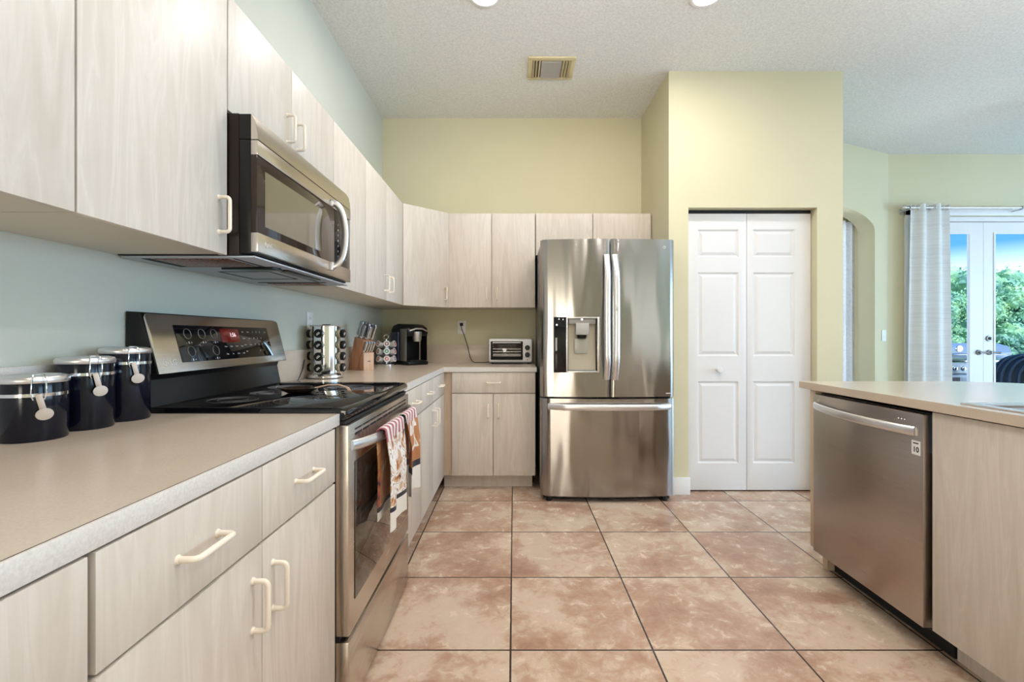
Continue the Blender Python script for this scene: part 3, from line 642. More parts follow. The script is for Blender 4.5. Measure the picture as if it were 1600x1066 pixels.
# ------------------------------------------------------------------ microwave
def microwave():
    Y0, Y1 = 1.345, 2.108; XF = -0.735
    t_ = thing('microwave', 'stainless and black over-the-range microwave mounted above the range', 'microwave', (-0.93, (Y0+Y1)/2, 1.345))
    part('case', MB().box(XL+0.003, -0.785, Y0, Y1, 1.352, 1.7585, 0.002), M_DARK, t_)
    mid = MB().box(-0.7845, -0.752, Y0+0.001, Y1-0.001, 1.358, 1.684, 0.002).prism([(-0.7845, 1.686), (-0.745, 1.686), (-0.738, 1.715), (-0.743, 1.740), (-0.752, 1.7565), (-0.7845, 1.7565)], Y0+0.001, Y1-0.001, axis='y')
    part('front_frame', mid, M_BLACK, t_)
    # stainless brow
    pb = [(-0.7505, 1.640), (-0.733, 1.640), (-0.731, 1.684), (-0.735, 1.715), (-0.741, 1.742), (-0.750, 1.758), (-0.7525, 1.758), (-0.7465, 1.740), (-0.7415, 1.715), (-0.7505, 1.690)]
    part('top_trim', MB().prism([(-0.7505, 1.684), (-0.731, 1.684), (-0.7335, 1.712), (-0.739, 1.738), (-0.7495, 1.757), (-0.7505, 1.757)], Y0, Y1, axis='y'), M_STEEL, t_)
    dr_ = part('door', MB().box(-0.7515, XF+0.004, Y0, Y1, 1.640, 1.682, 0.002).box(-0.7515, XF+0.004, Y0, Y1, 1.362, 1.418, 0.002), M_STEEL, t_)
    part('glass_front', MB().box(-0.7515, XF+0.001, Y0, 1.925, 1.4185, 1.6395, 0.001), M_MWFR, dr_)
    part('window', MB().box(XF+0.0012, XF+0.0022, 1.388, 1.80, 1.443, 1.606), M_WINGL, dr_)
    cp = part('control_panel', MB().box(-0.7515, XF+0.001, 1.927, Y1, 1.4185, 1.6395, 0.001), M_BLACKG, t_)
    ks = MB()
    for r_ in range(7):
        for c_ in range(3):
            ks.text('1234567890' [(r_*3+c_) % 10], 0.012, (XF+0.0015, 1.965+c_*0.045, 1.585-r_*0.022), (0, 1, 0), (0, 0, 1))
    part('key_print', ks, M_PRINT, cp)
    # bowed handle
    hp = []
    for k in range(21):
        a = PI*k/20; hp.append((XF+0.004+0.052*math.sin(a)**0.8, 1.885+0.012*math.sin(a), 1.528-0.128*math.cos(a)))
    part('handle', MB().tube(hp, 0.008, 0.013, n=14, up=(0, 1, 0)), M_STEELH, dr_)
    part('handle_foot', MB().box(XF+0.003, XF+0.016, 1.872, 1.898, 1.384, 1.418, 0.004).box(XF+0.003, XF+0.014, 1.874, 1.896, 1.640, 1.662, 0.004), M_STEELH, dr_)
    part('logo', logo(MB(), (XF+0.005, 1.390, 1.390), (0, 1, 0), (0, 0, 1), 0.016), M_LOGO, t_)
    # underside
    u = part('underside', MB().box(XL+0.01, -0.742, Y0+0.004, Y1-0.004, 1.3465, 1.3515, 0.001), M_GREYM, t_)
    zf = 1.3462
    part('grease_filter', MB().box(-1.05, -0.83, 1.368, 1.515, zf-0.002, zf, 0.0005), M_FILTER, u)
    part('grease_filter', MB().box(-1.05, -0.83, 2.005, 2.09, zf-0.002, zf, 0.0005), M_FILTER, u)
    part('lamp_housing', MB().prism([(-0.96, 1.545), (-0.785, 1.530), (-0.772, 1.555), (-0.785, 1.60), (-0.87, 1.60)], zf-0.006, zf, b=0.001), M_BLACK, u)
    part('lamp_lens', MB().box(-0.80, -0.766, 1.600, 1.87, zf-0.004, zf, 0.001), M_DARK, u)
    gr = MB()
    for (a_, b_, c_, d_) in ((-1.03, -0.85, 1.64, 1.646), (-1.03, -0.85, 1.85, 1.856), (-0.856, -0.85, 1.646, 1.85), (-1.03, -1.024, 1.646, 1.85), (-1.07, -0.79, 1.965, 1.985), (-1.08, -0.82, 1.520, 1.528), (-1.08, -1.055, 1.365, 1.52), (-0.815, -0.808, 1.365, 1.95)): gr.box(a_, b_, c_, d_, zf-0.001, zf)
    part('vent_groove', gr, M_MATTEB, u)
microwave()

# ------------------------------------------------------------------ range
def range_():
    Y0, Y1 = 1.3725, 2.1425; t_ = thing('range', 'stainless freestanding range with black glass cooktop and two towels on its handle', 'oven', (-0.8, 1.7575, 0.0))
    part('body', MB().box(XL+0.004, -0.523, Y0+0.003, Y1-0.003, 0.03, 0.868, 0.002), M_BLACK, t_)
    for (a, b_) in ((-1.08, Y0+0.05), (-1.08, Y1-0.05), (-0.58, Y0+0.05), (-0.58, Y1-0.05)):
        part('foot', MB().cyl((a, b_, 0), (a, b_, 0.03), 0.016), M_BLACK, t_)
    # cooktop with rounded front nose
    nose = [(-1.07, 0.873), (-0.505, 0.873)] + [(-0.505+0.021*math.sin(a), 0.873+0.0185*(1-math.cos(a))) for a in (0.5, 1.0, 1.57)] + [(-0.501+0.017*math.cos(a)-0.0, 0.8925+0.0175*math.sin(a)) for a in (0.3, 0.7, 1.1, 1.57)] + [(-0.52, 0.9105), (-1.07, 0.9105)]
    ct = part('cooktop', MB().prism(nose, Y0-0.002, Y1+0.002, axis='y', b=0.0015), M_BLACKG, t_)
    part('cooktop_rim', MB().box(-1.066, -0.53, Y0, Y0+0.010, 0.9107, 0.9128, 0.001).box(-1.066, -0.53, Y1-0.010, Y1, 0.9107, 0.9128, 0.001), M_BLACK, ct)
    bn = MB()
    for (x, y, r_) in ((-0.68, 1.56, 0.105), (-0.68, 1.96, 0.09), (-0.93, 1.56, 0.075), (-0.93, 1.96, 0.085), (-0.93, 1.76, 0.05)):
        for rr in (r_, r_*0.6): bn.tube([(x+rr*math.cos(a), y+rr*math.sin(a), 0.9106) for a in [2*PI*k/40 for k in range(40)]], 0.0008, 0.0004, n=4, closed=True)
    part('burner_ring', bn, mat('burner_print', (0.10, 0.10, 0.11), 0.4), ct)
    part('front_band', MB().box(-0.523, -0.492, Y0, Y1, 0.8625, 0.8725, 0.001), M_MATTEB, t_)
    # oven door
    od = part('oven_door', MB().box(-0.5215, -0.480, Y0, Y1, 0.243, 0.861, 0.004), M_STEEL, t_)
    part('door_glass', MB().box(-0.4798, -0.4772, Y0+0.045, Y1-0.045, 0.33, 0.745, 0.001), M_BROWNG, od)
    vs = MB()
    for k in range(9): vs.box(-0.4802, -0.4794, Y0+0.05+k*0.075, Y0+0.115+k*0.075, 0.822, 0.829); vs.box(-0.4802, -0.4794, Y0+0.05+k*0.075, Y0+0.115+k*0.075, 0.838, 0.843)
    part('vent_slot', vs, M_MATTEB, od)
    hp = []
    for k in range(25):
        s = k/24; hp.append((-0.476+0.052*min(1, math.sin(PI*s)*1.5)**0.7, Y0+0.012+s*(Y1-Y0-0.024), 0.799))
    part('handle', MB().tube(hp, 0.016, 0.0085, n=14, up=(0, 0, 1)), M_STEELH, od)
    # drawer
    part('drawer', MB().box(-0.5215, -0.480, Y0, Y1, 0.012, 0.226, 0.004), M_STEEL, t_)
    part('gap_strip', MB().box(-0.5225, -0.51, Y0+0.004, Y1-0.004, 0.2265, 0.2425), M_MATTEB, t_)
    # backguard
    part('backguard', MB().prism([(XL+0.004, 0.873), (-1.073, 0.873), (-1.060, 0.912), (-1.076, 0.99), (-1.070, 1.008), (-1.040, 1.012), (-1.0865, 1.186), (-1.092, 1.192), (XL+0.004, 1.194)], Y0, Y1, axis='y', b=0.0015), M_BLACK, t_)
    sl0 = Vector((-1.0375, 0, 1.009)); sl1 = Vector((-1.0835, 0, 1.187)); up = (sl1-sl0).normalized(); nrm = Vector((up.z, 0, -up.x))
    def on(y, z, d=0.0): s = (z-sl0.z)/(sl1.z-sl0.z); p = sl0+(sl1-sl0)*s+nrm*d; p.y = y; return p
    F = Matrix((Vector((0, 1, 0)), up, nrm)).transposed().to_4x4()
    def plane(mb, y0, y1, z0, z1, d0, d1, b=0.0005):
        a = on(0, z0); a.y = 0; L_ = (on(0, z1)-on(0, z0)).length
        return mb.box(y0, y1, 0, L_, d0, d1, b, M=Matrix.Translation(a) @ F)
    # rounded fascia
    L_ = (sl1-sl0).length
    q = []; r_ = 0.014
    for (cy_, cz_, a0) in ((Y1-r_, L_-r_, 0), (Y0+r_, L_-r_, PI/2), (Y0+0.003, 0.003, PI), (Y1-0.006, 0.006, 1.5*PI)):
        rr = r_ if cz_ > 0.1 else 0.004
        for k in range(6): a = a0+PI/2*k/5; q.append((cy_+rr*math.cos(a), cz_+rr*math.sin(a)))
    cpn = part('control_fascia', MB().prism(q, 0.0005, 0.005, axis='z', b=0.001, M=Matrix.Translation(sl0) @ F), M_STEEL, t_)
    gl = part('touch_panel', plane(MB(), 1.478, 2.033, 1.037, 1.155, 0.0052, 0.0068), M_BLACKG, t_)
    part('display', plane(MB(), 1.703, 1.817, 1.097, 1.146, 0.007, 0.0076), M_RED, gl)
    U = tuple(up)
    part('display_digits', MB().text('1:56', 0.022, on(1.775, 1.124, 0.0082), (0, 1, 0), U), M_LED, gl)
    tx = MB()
    for (y, z) in ((1.53, 1.098), (1.60, 1.098), (1.665, 1.098), (1.53, 1.043), (1.655, 1.043)):
        tx.text('-  8  +', 0.011, on(y, z, 0.0070), (0, 1, 0), U)
    for r_, row in enumerate((['Bake', 'Roast', '1', '2', '3', 'Start'], ['Warm', 'Time', '4', '5', '6', ''], ['Probe', 'Clean', '7', '8', '9', 'Clear'], ['Light', '', '', '0', '', ''])):
        for c_, wd in enumerate(row):
            if wd: tx.text(wd, 0.0095 if len(wd) < 2 else 0.0062, on((1.845, 1.882, 1.915, 1.942, 1.968, 2.008)[c_], 1.136-r_*0.025, 0.0070), (0, 1, 0), U)
    for r_, row in enumerate((['Oven', 'Pizza', 'Broil', 'Conv'], ['Easy', 'Set', 'Timer', 'Lock'])):
        for c_, wd in enumerate(row): tx.text(wd, 0.0068, on(1.718+c_*0.034, 1.082-r_*0.027, 0.0070), (0, 1, 0), U)
    part('key_print', tx, M_PRINT, gl)
    for (y, z) in ((1.53, 1.127), (1.60, 1.127), (1.665, 1.127), (1.53, 1.070), (1.655, 1.070)):
        kn = MB(); cpt = on(y, z, 0.0072); kn.tube([cpt + Vector((0, 1, 0))*0.017*math.cos(a)+up*0.017*math.sin(a) for a in [2*PI*k/24 for k in range(24)]], 0.0016, 0.0006, n=4, closed=True)
        part('burner_symbol', kn, M_GREYP, gl)
    part('logo', logo(MB(), on(1.408, 1.040, 0.0056), (0, 1, 0), U, 0.022), M_LOGO, t_)
range_()

# spoon rest on the cooktop
def spoon_rest():
    o = (-0.80, 1.75, 0.9112); t_ = thing('spoon_rest', 'dark bronze spoon rest with a curved handle lying on the black cooktop', 'spoon rest', o)
    S = Matrix.Translation((0, 0, 0)) @ Matrix.Diagonal((1.35, 0.9, 1, 1))
    part('bowl', MB().lathe([(0, 0), (0.030, 0), (0.046, 0.010), (0.052, 0.018), (0.050, 0.019), (0.043, 0.012), (0.028, 0.004), (0, 0.003)], n=32, M=S), M_PAN, t_, local=True)
    part('handle', MB().tube([(0.060, 0.0, 0.017), (0.10, 0.02, 0.026), (0.14, 0.03, 0.026), (0.175, 0.02, 0.016), (0.190, 0.0, 0.006)], 0.009, 0.0035, n=10, up=(0, 1, 0)), mat('tan_handle', (0.45, 0.30, 0.2), 0.3), t_, local=True)
spoon_rest()

# towels over the range handle
def towel(name, label, y0, y1, zb, m, seed, zt=0.817, zbb=0.52, flare=0.3, nf=2.4):
    yc = (y0+y1)/2; w0 = (y1-y0)
    xo = -0.4245
    def f(u, v):
        # v along the cloth from the front hem over the bar to the back hem
        Lf = zt-zb; Lb = zt-zbb; s = v*(Lf+Lb+0.05)
        ph = seed
        if s < Lf: z = zb+s; d = Lf-s; side = 1
        elif s < Lf+0.05: a = (s-Lf)/0.05*PI; z = zt+0.014*math.sin(a)*0.6; d = 0; side = math.cos(a)
        else: z = zt-(s-Lf-0.05); d = zt-z; side = -1
        hang = min(1, d/0.12); wd = w0*(1-0.16*hang+flare*0.18*max(0, d-0.15)/0.2)
        y = yc+wd*(u-0.5)
        fold = 0.012*hang*math.sin(u*PI*nf+ph)+0.003*hang*math.sin(u*11+ph)
        x = xo + side*0.0145 + (fold if side > 0 else fold*0.3) + (0.006*hang if side > 0 else -0.002*hang)
        zz = z + 0.008*math.sin(u*9+ph)*max(0, d/Lf-0.3)
        return (x, y, zz)
    return single(name, MB().sheet(f, 40, 70, 0.0028), m, label, 'towel', (xo, yc, zb), smooth=80, group=None)
towel('dish_towel', 'light chef-print dish towel with pink stripes, hanging nearer on the range handle', 1.505, 1.745, 0.485, M_TOWEL1, 0.4)
towel('dish_towel', 'brown printed dish towel with white hem, hanging at the far end of the range handle', 1.79, 1.975, 0.500, M_TOWEL2, 2.0, nf=1.8)

# ------------------------------------------------------------------ refrigerator
def fridge():
    X0, X1, YF = 0.181, 1.087, 3.163; xc = (X0+X1)/2; hw = (X1-X0)/2; bul = 0.034
    t_ = thing('refrigerator', 'stainless french-door refrigerator with water dispenser, left of the pantry door', 'refrigerator', (xc, 3.6, 0))
    part('body', MB().box(X0+0.004, X1-0.004, 3.262, 4.03, 0.03, 1.765, 0.004), mat('fridge_side_grey', (0.10, 0.10, 0.105), 0.35, metal=0.4), t_)
    part('base_grille', MB().box(X0+0.02, X1-0.02, 3.235, 3.262, 0.012, 0.05), M_BLACK, t_)
    for fx_ in (X0+0.06, X1-0.06):
        for fy_ in (3.23, 3.95): part('foot', MB().cyl((fx_, fy_, 0), (fx_, fy_, 0.03), 0.022), M_BLACK, t_)
    for fx_ in (X0+0.06, X1-0.06, xc-0.03, xc+0.05): part('hinge_cover', MB().box(fx_-0.03, fx_+0.03, 3.21, 3.255, 0.702, 0.7125, 0.002), M_BLACK, t_)
    def ycurve(x): return YF + bul*((x-xc)/hw)**2 - bul*0
    def door(x0, x1, z0, z1, r0, r1):
        pts = []; n = 26
        for k in range(n+1):
            x = x0+(x1-x0)*k/n; y = ycurve(x)
            for (xe, rr, sg) in ((x0, r0, 1), (x1, r1, -1)):
                d = (x-xe)*sg
                if d < rr: y += rr-math.sqrt(max(0, rr*rr-(rr-d)**2))
            pts.append((x, y))
        # denser corners
        pts += [(x1, 3.258), (x0, 3.258)]
        return MB().prism(pts, z0, z1, axis='z')
    split = 0.6465
    dl = part('freezer_door', door(X0, split-0.0035, 0.713, 1.777, 0.030, 0.008), M_FRIDGE, t_, smooth=50); dl.name = 'door'
    dr_ = part('door', door(split+0.0035, X1, 0.713, 1.777, 0.008, 0.012), M_FRIDGE, t_, smooth=50)
    dw = part('freezer_drawer', door(X0, X1, 0.040, 0.700, 0.030, 0.012), M_FRIDGE, t_, smooth=50)
    # dispenser
    hx0, hx1, hz0, hz1 = 0.362, 0.560, 0.888, 1.242
    cut(dl, MB().box(hx0, hx1, 3.0, 3.236, hz0, hz1))
    yf = ycurve(0.42)-0.004
    dsp = part('dispenser_frame', MB().box(0.268, 0.352, yf-0.001, yf+0.010, 0.878, 1.251, 0.001), M_BLACKG, t_)
    rim = MB()
    for (a, b_, c_, d_) in ((0.352, 0.361, 0.878, 1.251), (0.561, 0.575, 0.878, 1.251), (0.361, 0.561, 0.878, 0.888), (0.361, 0.561, 1.2425, 1.251)): rim.box(a, b_, ycurve((a+b_)/2)-0.005, 3.200, c_, d_, 0.001)
    part('dispenser_rim', rim, M_STEELH, dsp)
    part('niche_wall', MB().box(hx0+0.0005, hx0+0.004, 3.172, 3.235, hz0, hz1), M_BLACK, dsp)
    part('niche_wall', MB().box(hx1-0.004, hx1-0.0005, 3.175, 3.235, hz0, hz1), M_BLACK, dsp)
    part('niche_back', MB().prism([(3.2355, hz0+0.001), (3.190, hz0+0.001), (3.222, 1.17), (3.222, hz1-0.001), (3.2355, hz1-0.001)], hx0+0.006, hx1-0.006, axis='x'), mat('dispenser_beige_metal', (0.46, 0.41, 0.34), 0.35, metal=0.6), dsp)
    part('spout_shelf', MB().box(hx0+0.008, hx1-0.008, 3.176, 3.221, 1.205, 1.240, 0.002), M_GREYP, dsp)
    part('spout', MB().box(0.415, 0.505, 3.158, 3.219, 1.130, 1.212, 0.006), mat('spout_grey', (0.42, 0.40, 0.37), 0.4), dsp)
    part('nozzle', MB().cyl((0.46, 3.190, 1.130), (0.46, 3.190, 1.108), 0.034, 0.028), M_BLACK, dsp)
    part('paddle', MB().box(0.410, 0.500, 3.186, 3.192, 1.005, 1.105, 0.003), mat('paddle_grey', (0.40, 0.38, 0.33), 0.25), dsp)
    part('indicator_light', MB().lathe([(0, 0), (0.007, 0), (0, 0.004)], n=16, M=Matrix.Translation((0.458, 3.172, 1.236)) @ Matrix.Rotation(PI/2, 4, 'X')).lathe([(0, 0), (0.0055, 0), (0, 0.003)], n=16, M=Matrix.Translation((0.288, yf-0.001, 1.198)) @ Matrix.Rotation(PI/2, 4, 'X')), M_LEDW, dsp)
    part('drip_tray', MB().box(hx0+0.006, hx1-0.006, 3.176, 3.188, hz0+0.0005, hz0+0.010, 0.001), M_GREYP, dsp)
    # vertical handles
    for (hx, par) in ((0.622, dl), (0.678, dr_)):
        P = []
        for k in range(21):
            s = k/20; P.append((hx-0.004*math.sin(PI*s)*(1 if hx < 0.65 else -1), ycurve(hx)-0.006-0.042*min(1, math.sin(PI*s)*2.2)**0.8, 0.832+s*0.835))
        part('handle', MB().tube(P, 0.0205, 0.010, n=16, up=(1, 0, 0)), M_STEELH, par)
    P = []
    for k in range(29):
        s = k/28; x = X0+0.052+s*(X1-X0-0.082); P.append((x, ycurve(x)-0.005-0.040*min(1, math.sin(PI*s)*2.6)**0.8, 0.648))
    part('handle', MB().tube(P, 0.021, 0.010, n=16, up=(0, 0, 1)), M_STEELH, dw)
    part('logo', logo(MB(), (1.018, ycurve(1.018)-0.001, 1.725), (1, 0, 0), (0, 0, 1), 0.018, False), M_LOGO, dr_)
    part('badge', MB().box(1.005, 1.066, ycurve(1.035)-0.0008, ycurve(1.035)+0.002, 0.733, 0.738), M_LOGO, dr_)
    part('grip_mark', MB().box(0.668, 0.688, ycurve(0.678)-0.0595, ycurve(0.678)-0.0560, 1.290, 1.335, 0.001), M_NICKEL, dr_)
fridge()

# ------------------------------------------------------------------ canisters
def canister(c, r, h, lx, label, group):
    """clasp faces direction lx (unit xy)"""
    t_ = thing('canister', label, 'canister', (c[0], c[1], 0.896), group=group)
    part('jar', MB().lathe([(0, 0), (r*0.96, 0), (r, 0.004), (r, h-0.020), (r*0.99, h-0.018), (0, h-0.018)], n=48), M_CANB, t_, local=True)
    part('neck_band', MB().lathe([(r+0.0003, h-0.046), (r+0.0018, h-0.046), (r+0.0018, h-0.039), (r+0.0003, h-0.039)], n=48, close=True), M_CHROME, t_, local=True)
    part('lid', MB().lathe([(0, h-0.0175), (r*1.02, h-0.0175), (r*1.045, h-0.014), (r*1.045, h-0.009), (r*1.0, h-0.004), (r*0.80, h-0.001), (r*0.72, h-0.004), (0, h-0.004)], n=48), M_STEELH, t_, local=True)
    d = Vector((lx[0], lx[1], 0)).normalized(); s = Vector((-d.y, d.x, 0)); up = Vector((0, 0, 1))
    w = MB()
    for sg in (-1, 1):
        w.tube([d*(r*0.88)+s*0.006*sg+up*(h+0.001), d*(r*1.04)+s*0.008*sg+up*(h+0.001), d*(r+0.010)+s*0.011*sg+up*(h-0.010), d*(r+0.008)+s*0.012*sg+up*(h-0.042), d*(r+0.005)+s*0.008*sg+up*(h-0.052)], 0.0014, n=8)
    w.tube([d*(r*0.88)+s*0.006+up*(h+0.001), d*(r*0.88)-s*0.006+up*(h+0.001)], 0.0014, n=8)
    part('clasp_wire', w, M_CHROME, t_, local=True)
    Mx = Matrix.Translation(d*(r+0.006)+up*(h-0.044)) @ Matrix(((s.x, d.x, 0, 0), (s.y, d.y, 0, 0), (0, 0, 1, 0), (0, 0, 0, 1)))
    tg = MB().box(-0.0055, 0.0055, 0, 0.002, -0.038, 0.004, 0.0006, M=Mx @ Matrix.Rotation(-0.22, 4, 'Y'))
    tg.lathe([(0, -0.001), (0.0125, -0.001), (0.0125, 0.0015), (0, 0.0025)], n=24, M=Mx @ Matrix.Rotation(-0.22, 4, 'Y') @ Matrix.Translation((0, 0.0012, -0.040)) @ Matrix.Rotation(-PI/2, 4, 'X') @ Matrix.Diagonal((1.15, 1, 1, 1)))
    part('clasp_tag', tg, M_TAGM, t_, local=True)
    return t_
G = 'black canisters on the near countertop'
canister((-1.054, 1.034), 0.0570, 0.142, (0.8, -0.62), 'short black canister, smallest and nearest of the three by the range', G)
canister((-1.054, 1.160), 0.0550, 0.176, (0.85, -0.52), 'medium black canister in the middle of the three by the range', G)
canister((-1.054, 1.278), 0.0550, 0.196, (0.80, -0.55), 'tall black canister closest to the range', G)

# ------------------------------------------------------------------ spice rack with jars
CZ = 0.896
def spice():
    c = (-1.018, 2.555, CZ); H = 0.285
    t_ = thing('spice_rack', 'chrome revolving spice rack on the counter just past the range', 'spice rack', c)
    part('base', MB().lathe([(0, 0.002), (0.088, 0.002), (0.094, 0.006), (0.094, 0.018), (0.088, 0.024), (0.06, 0.027), (0, 0.027)], n=48), M_CHROME, t_, local=True)
    part('rubber_ring', MB().lathe([(0, 0), (0.08, 0), (0.08, 0.002), (0, 0.002)], n=32), M_BLACK, t_, local=True)
    part('top_cap', MB().lathe([(0, H-0.006), (0.082, H-0.006), (0.084, H-0.002), (0.080, H), (0, H+0.001)], n=48), M_STEELH, t_, local=True)
    part('top_ring', MB().tube([(0.02*math.cos(a), 0.02*math.sin(a), H+0.004) for a in [PI*k/12 for k in range(13)]], 0.002, n=8), M_BLACK, t_, local=True)
    # four chrome faces with dark channels between
    col_ = MB(); ch = MB()
    va = math.atan2(-2.555, 1.018)   # direction to the camera
    angs = [va+math.radians(a) for a in (-24, 66, 156, -114)]
    for a in angs:
        Rz = Matrix.Rotation(a, 4, 'Z')
        pr = [(0.040, -0.040), (0.056, -0.043), (0.068, -0.024), (0.0715, 0.0), (0.068, 0.024), (0.056, 0.043), (0.040, 0.040)]
        col_.prism(pr, 0.0275, H-0.0065, axis='z', M=Rz)
    ch.lathe([(0, 0.0275), (0.046, 0.0275), (0.046, H-0.0065), (0, H-0.0065)], n=24)
    part('side_panel', col_, M_CHROME, t_, local=True); part('core', ch, M_BLACK, t_, local=True)
    # jar prototype, axis +X
    def jar(label, a, z):
        o = thing('spice_jar', label, 'spice jar', (c[0]+0.0725*math.cos(a), c[1]+0.0725*math.sin(a), c[2]+z), a, group='spice jars in the chrome rack')
        R = Matrix.Rotation(PI/2, 4, 'Y')
        part('jar_body', MB().lathe([(0, 0), (0.0205, 0), (0.0205, 0.010), (0, 0.010)], n=28, M=R), M_JAR, o, local=True)
        cp = part('cap', MB().lathe([(0, 0.0102), (0.022, 0.0102), (0.023, 0.012), (0.0228, 0.026), (0.021, 0.028), (0, 0.028)], n=28, M=R), M_BLACK, o, local=True)
        part('cap_label', MB().box(0.0281, 0.0286, -0.011, 0.011, -0.0055, -0.002, M=Matrix.Rotation(0.7, 4, 'X')).box(0.0281, 0.0286, -0.009, 0.009, 0.001, 0.0035, M=Matrix.Rotation(0.7, 4, 'X')), M_PRINT, cp, local=True)
        return o
    nm = {0: 'front', 1: 'right', 3: 'left'}; first = None
    rows = ['top', 'second', 'third', 'bottom']
    for k in (0, 1, 3):
        for r_ in range(4):
            lb = '%s jar with black cap in the %s-facing column of the chrome spice rack' % (rows[r_] if r_ else 'topmost', nm[k])
            z = H-0.045-r_*0.061
            if first is None: first = jar(lb, angs[k], z)
            else:
                dup(first, (c[0]+0.0725*math.cos(angs[k]), c[1]+0.0725*math.sin(angs[k]), c[2]+z), (0, 0, angs[k]), lb)
    single('trailing_cable', MB().tube([(-1.112, 2.50, CZ+0.10), (-1.10, 2.45, CZ+0.05), (-1.085, 2.38, CZ+0.015), (-1.07, 2.33, CZ+0.004), (-1.04, 2.29, CZ+0.003)], 0.0025, n=8), M_BLACK, 'thin black cord trailing on the counter beside the spice rack', 'cord', (-1.07, 2.36, CZ))
spice()

# ------------------------------------------------------------------ knife block
def knives():
    f0 = Vector((-0.985, 3.085)); ang = math.atan2(-0.55, 0.83)     # local +x = out of the front face
    Rt = Matrix.Translation((f0.x, f0.y, CZ)) @ Matrix.Rotation(ang, 4, 'Z')
    t_ = thing('knife_block', 'cherry wood knife block with a pale front, left of the coffee pods', 'knife block', (f0.x, f0.y, CZ), ang)
    part('main_block', MB().prism([(-0.160, 0), (-0.072, 0), (-0.0015, 0.190), (-0.006, 0.196), (-0.090, 0.222)], 0.0, 0.088, axis='y', b=0.0015), M_BLOCK, t_, local=True)
    fb = part('steak_block', MB().prism([(-0.0685, 0), (-0.012, 0), (-0.012, 0.118), (-0.0265, 0.118)], 0.003, 0.085, axis='y', b=0.001), M_BLOCK, t_, local=True)
    part('front_plate', MB().box(-0.0115, 0.0, 0.003, 0.085, 0.0, 0.118, 0.0012), M_BLOCK2, fb, local=True)
    part('maker_mark', MB().box(0.0002, 0.0006, 0.034, 0.056, 0.057, 0.063), M_BARK, fb, local=True)
    tl = 0.43     # lean
    def knife(label, lx, ly, lz, L, w_, grp):
        o = thing('knife', label, 'knife', (Rt @ Vector((lx, ly, lz))).to_tuple(), ang, group=grp)
        T = Matrix.Rotation(tl, 4, 'Y')
        part('grip', MB().prism([(-w_/2, 0.016), (w_/2, 0.014), (w_*0.42, L*0.5), (w_*0.62, L*0.92), (w_*0.4, L), (-w_*0.5, L*0.99), (-w_*0.62, L*0.9), (-w_*0.45, L*0.5)], -0.0065, 0.0065, axis='y', b=0.002, M=T), M_KNIFE, o, local=True)
        part('spine', MB().prism([(w_/2+0.0003, 0.016), (w_/2+0.003, 0.016), (w_*0.42+0.003, L*0.5), (w_*0.62+0.003, L*0.92), (w_*0.62, L*0.92), (w_*0.42, L*0.5)], -0.0045, 0.0045, axis='y', M=T), M_BRIGHTEDGE, o, local=True)
        part('bolster', MB().box(-w_/2*0.8, w_/2*0.8, -0.006, 0.006, 0.0015, 0.0155, 0.001, M=T), M_BRIGHTEDGE, o, local=True)
        return o
    big = [(-0.078, 0.015, 0.2205, 0.115, 0.026), (-0.078, 0.042, 0.2205, 0.112, 0.024), (-0.078, 0.070, 0.2205, 0.108, 0.024), (-0.046, 0.018, 0.2108, 0.095, 0.020), (-0.044, 0.044, 0.2100, 0.112, 0.022), (-0.045, 0.070, 0.2105, 0.110, 0.020), (-0.018, 0.036, 0.2020, 0.100, 0.018), (-0.016, 0.074, 0.2015, 0.112, 0.016)]
    for i, (a, b_, c_, L, w_) in enumerate(big):
        row = ['rear', 'rear', 'rear', 'middle', 'middle', 'middle', 'upper front', 'upper front'][i]; sd = ['near', 'centre', 'far', 'near', 'centre', 'far', 'near', 'far'][i]
        knife('steel-handled kitchen knife, %s one in the %s row of the knife block' % (sd, row), a, b_, c_, L, w_, 'kitchen knives in the block')
    for i in range(4):
        knife('small steel-handled steak knife, %s along the low front of the knife block' % ['nearest', 'second', 'third', 'farthest'][i], -0.0155+0.0, 0.014+0.020*i, 0.1185+0.0015, 0.078, 0.014, 'steak knives in the block')
knives()

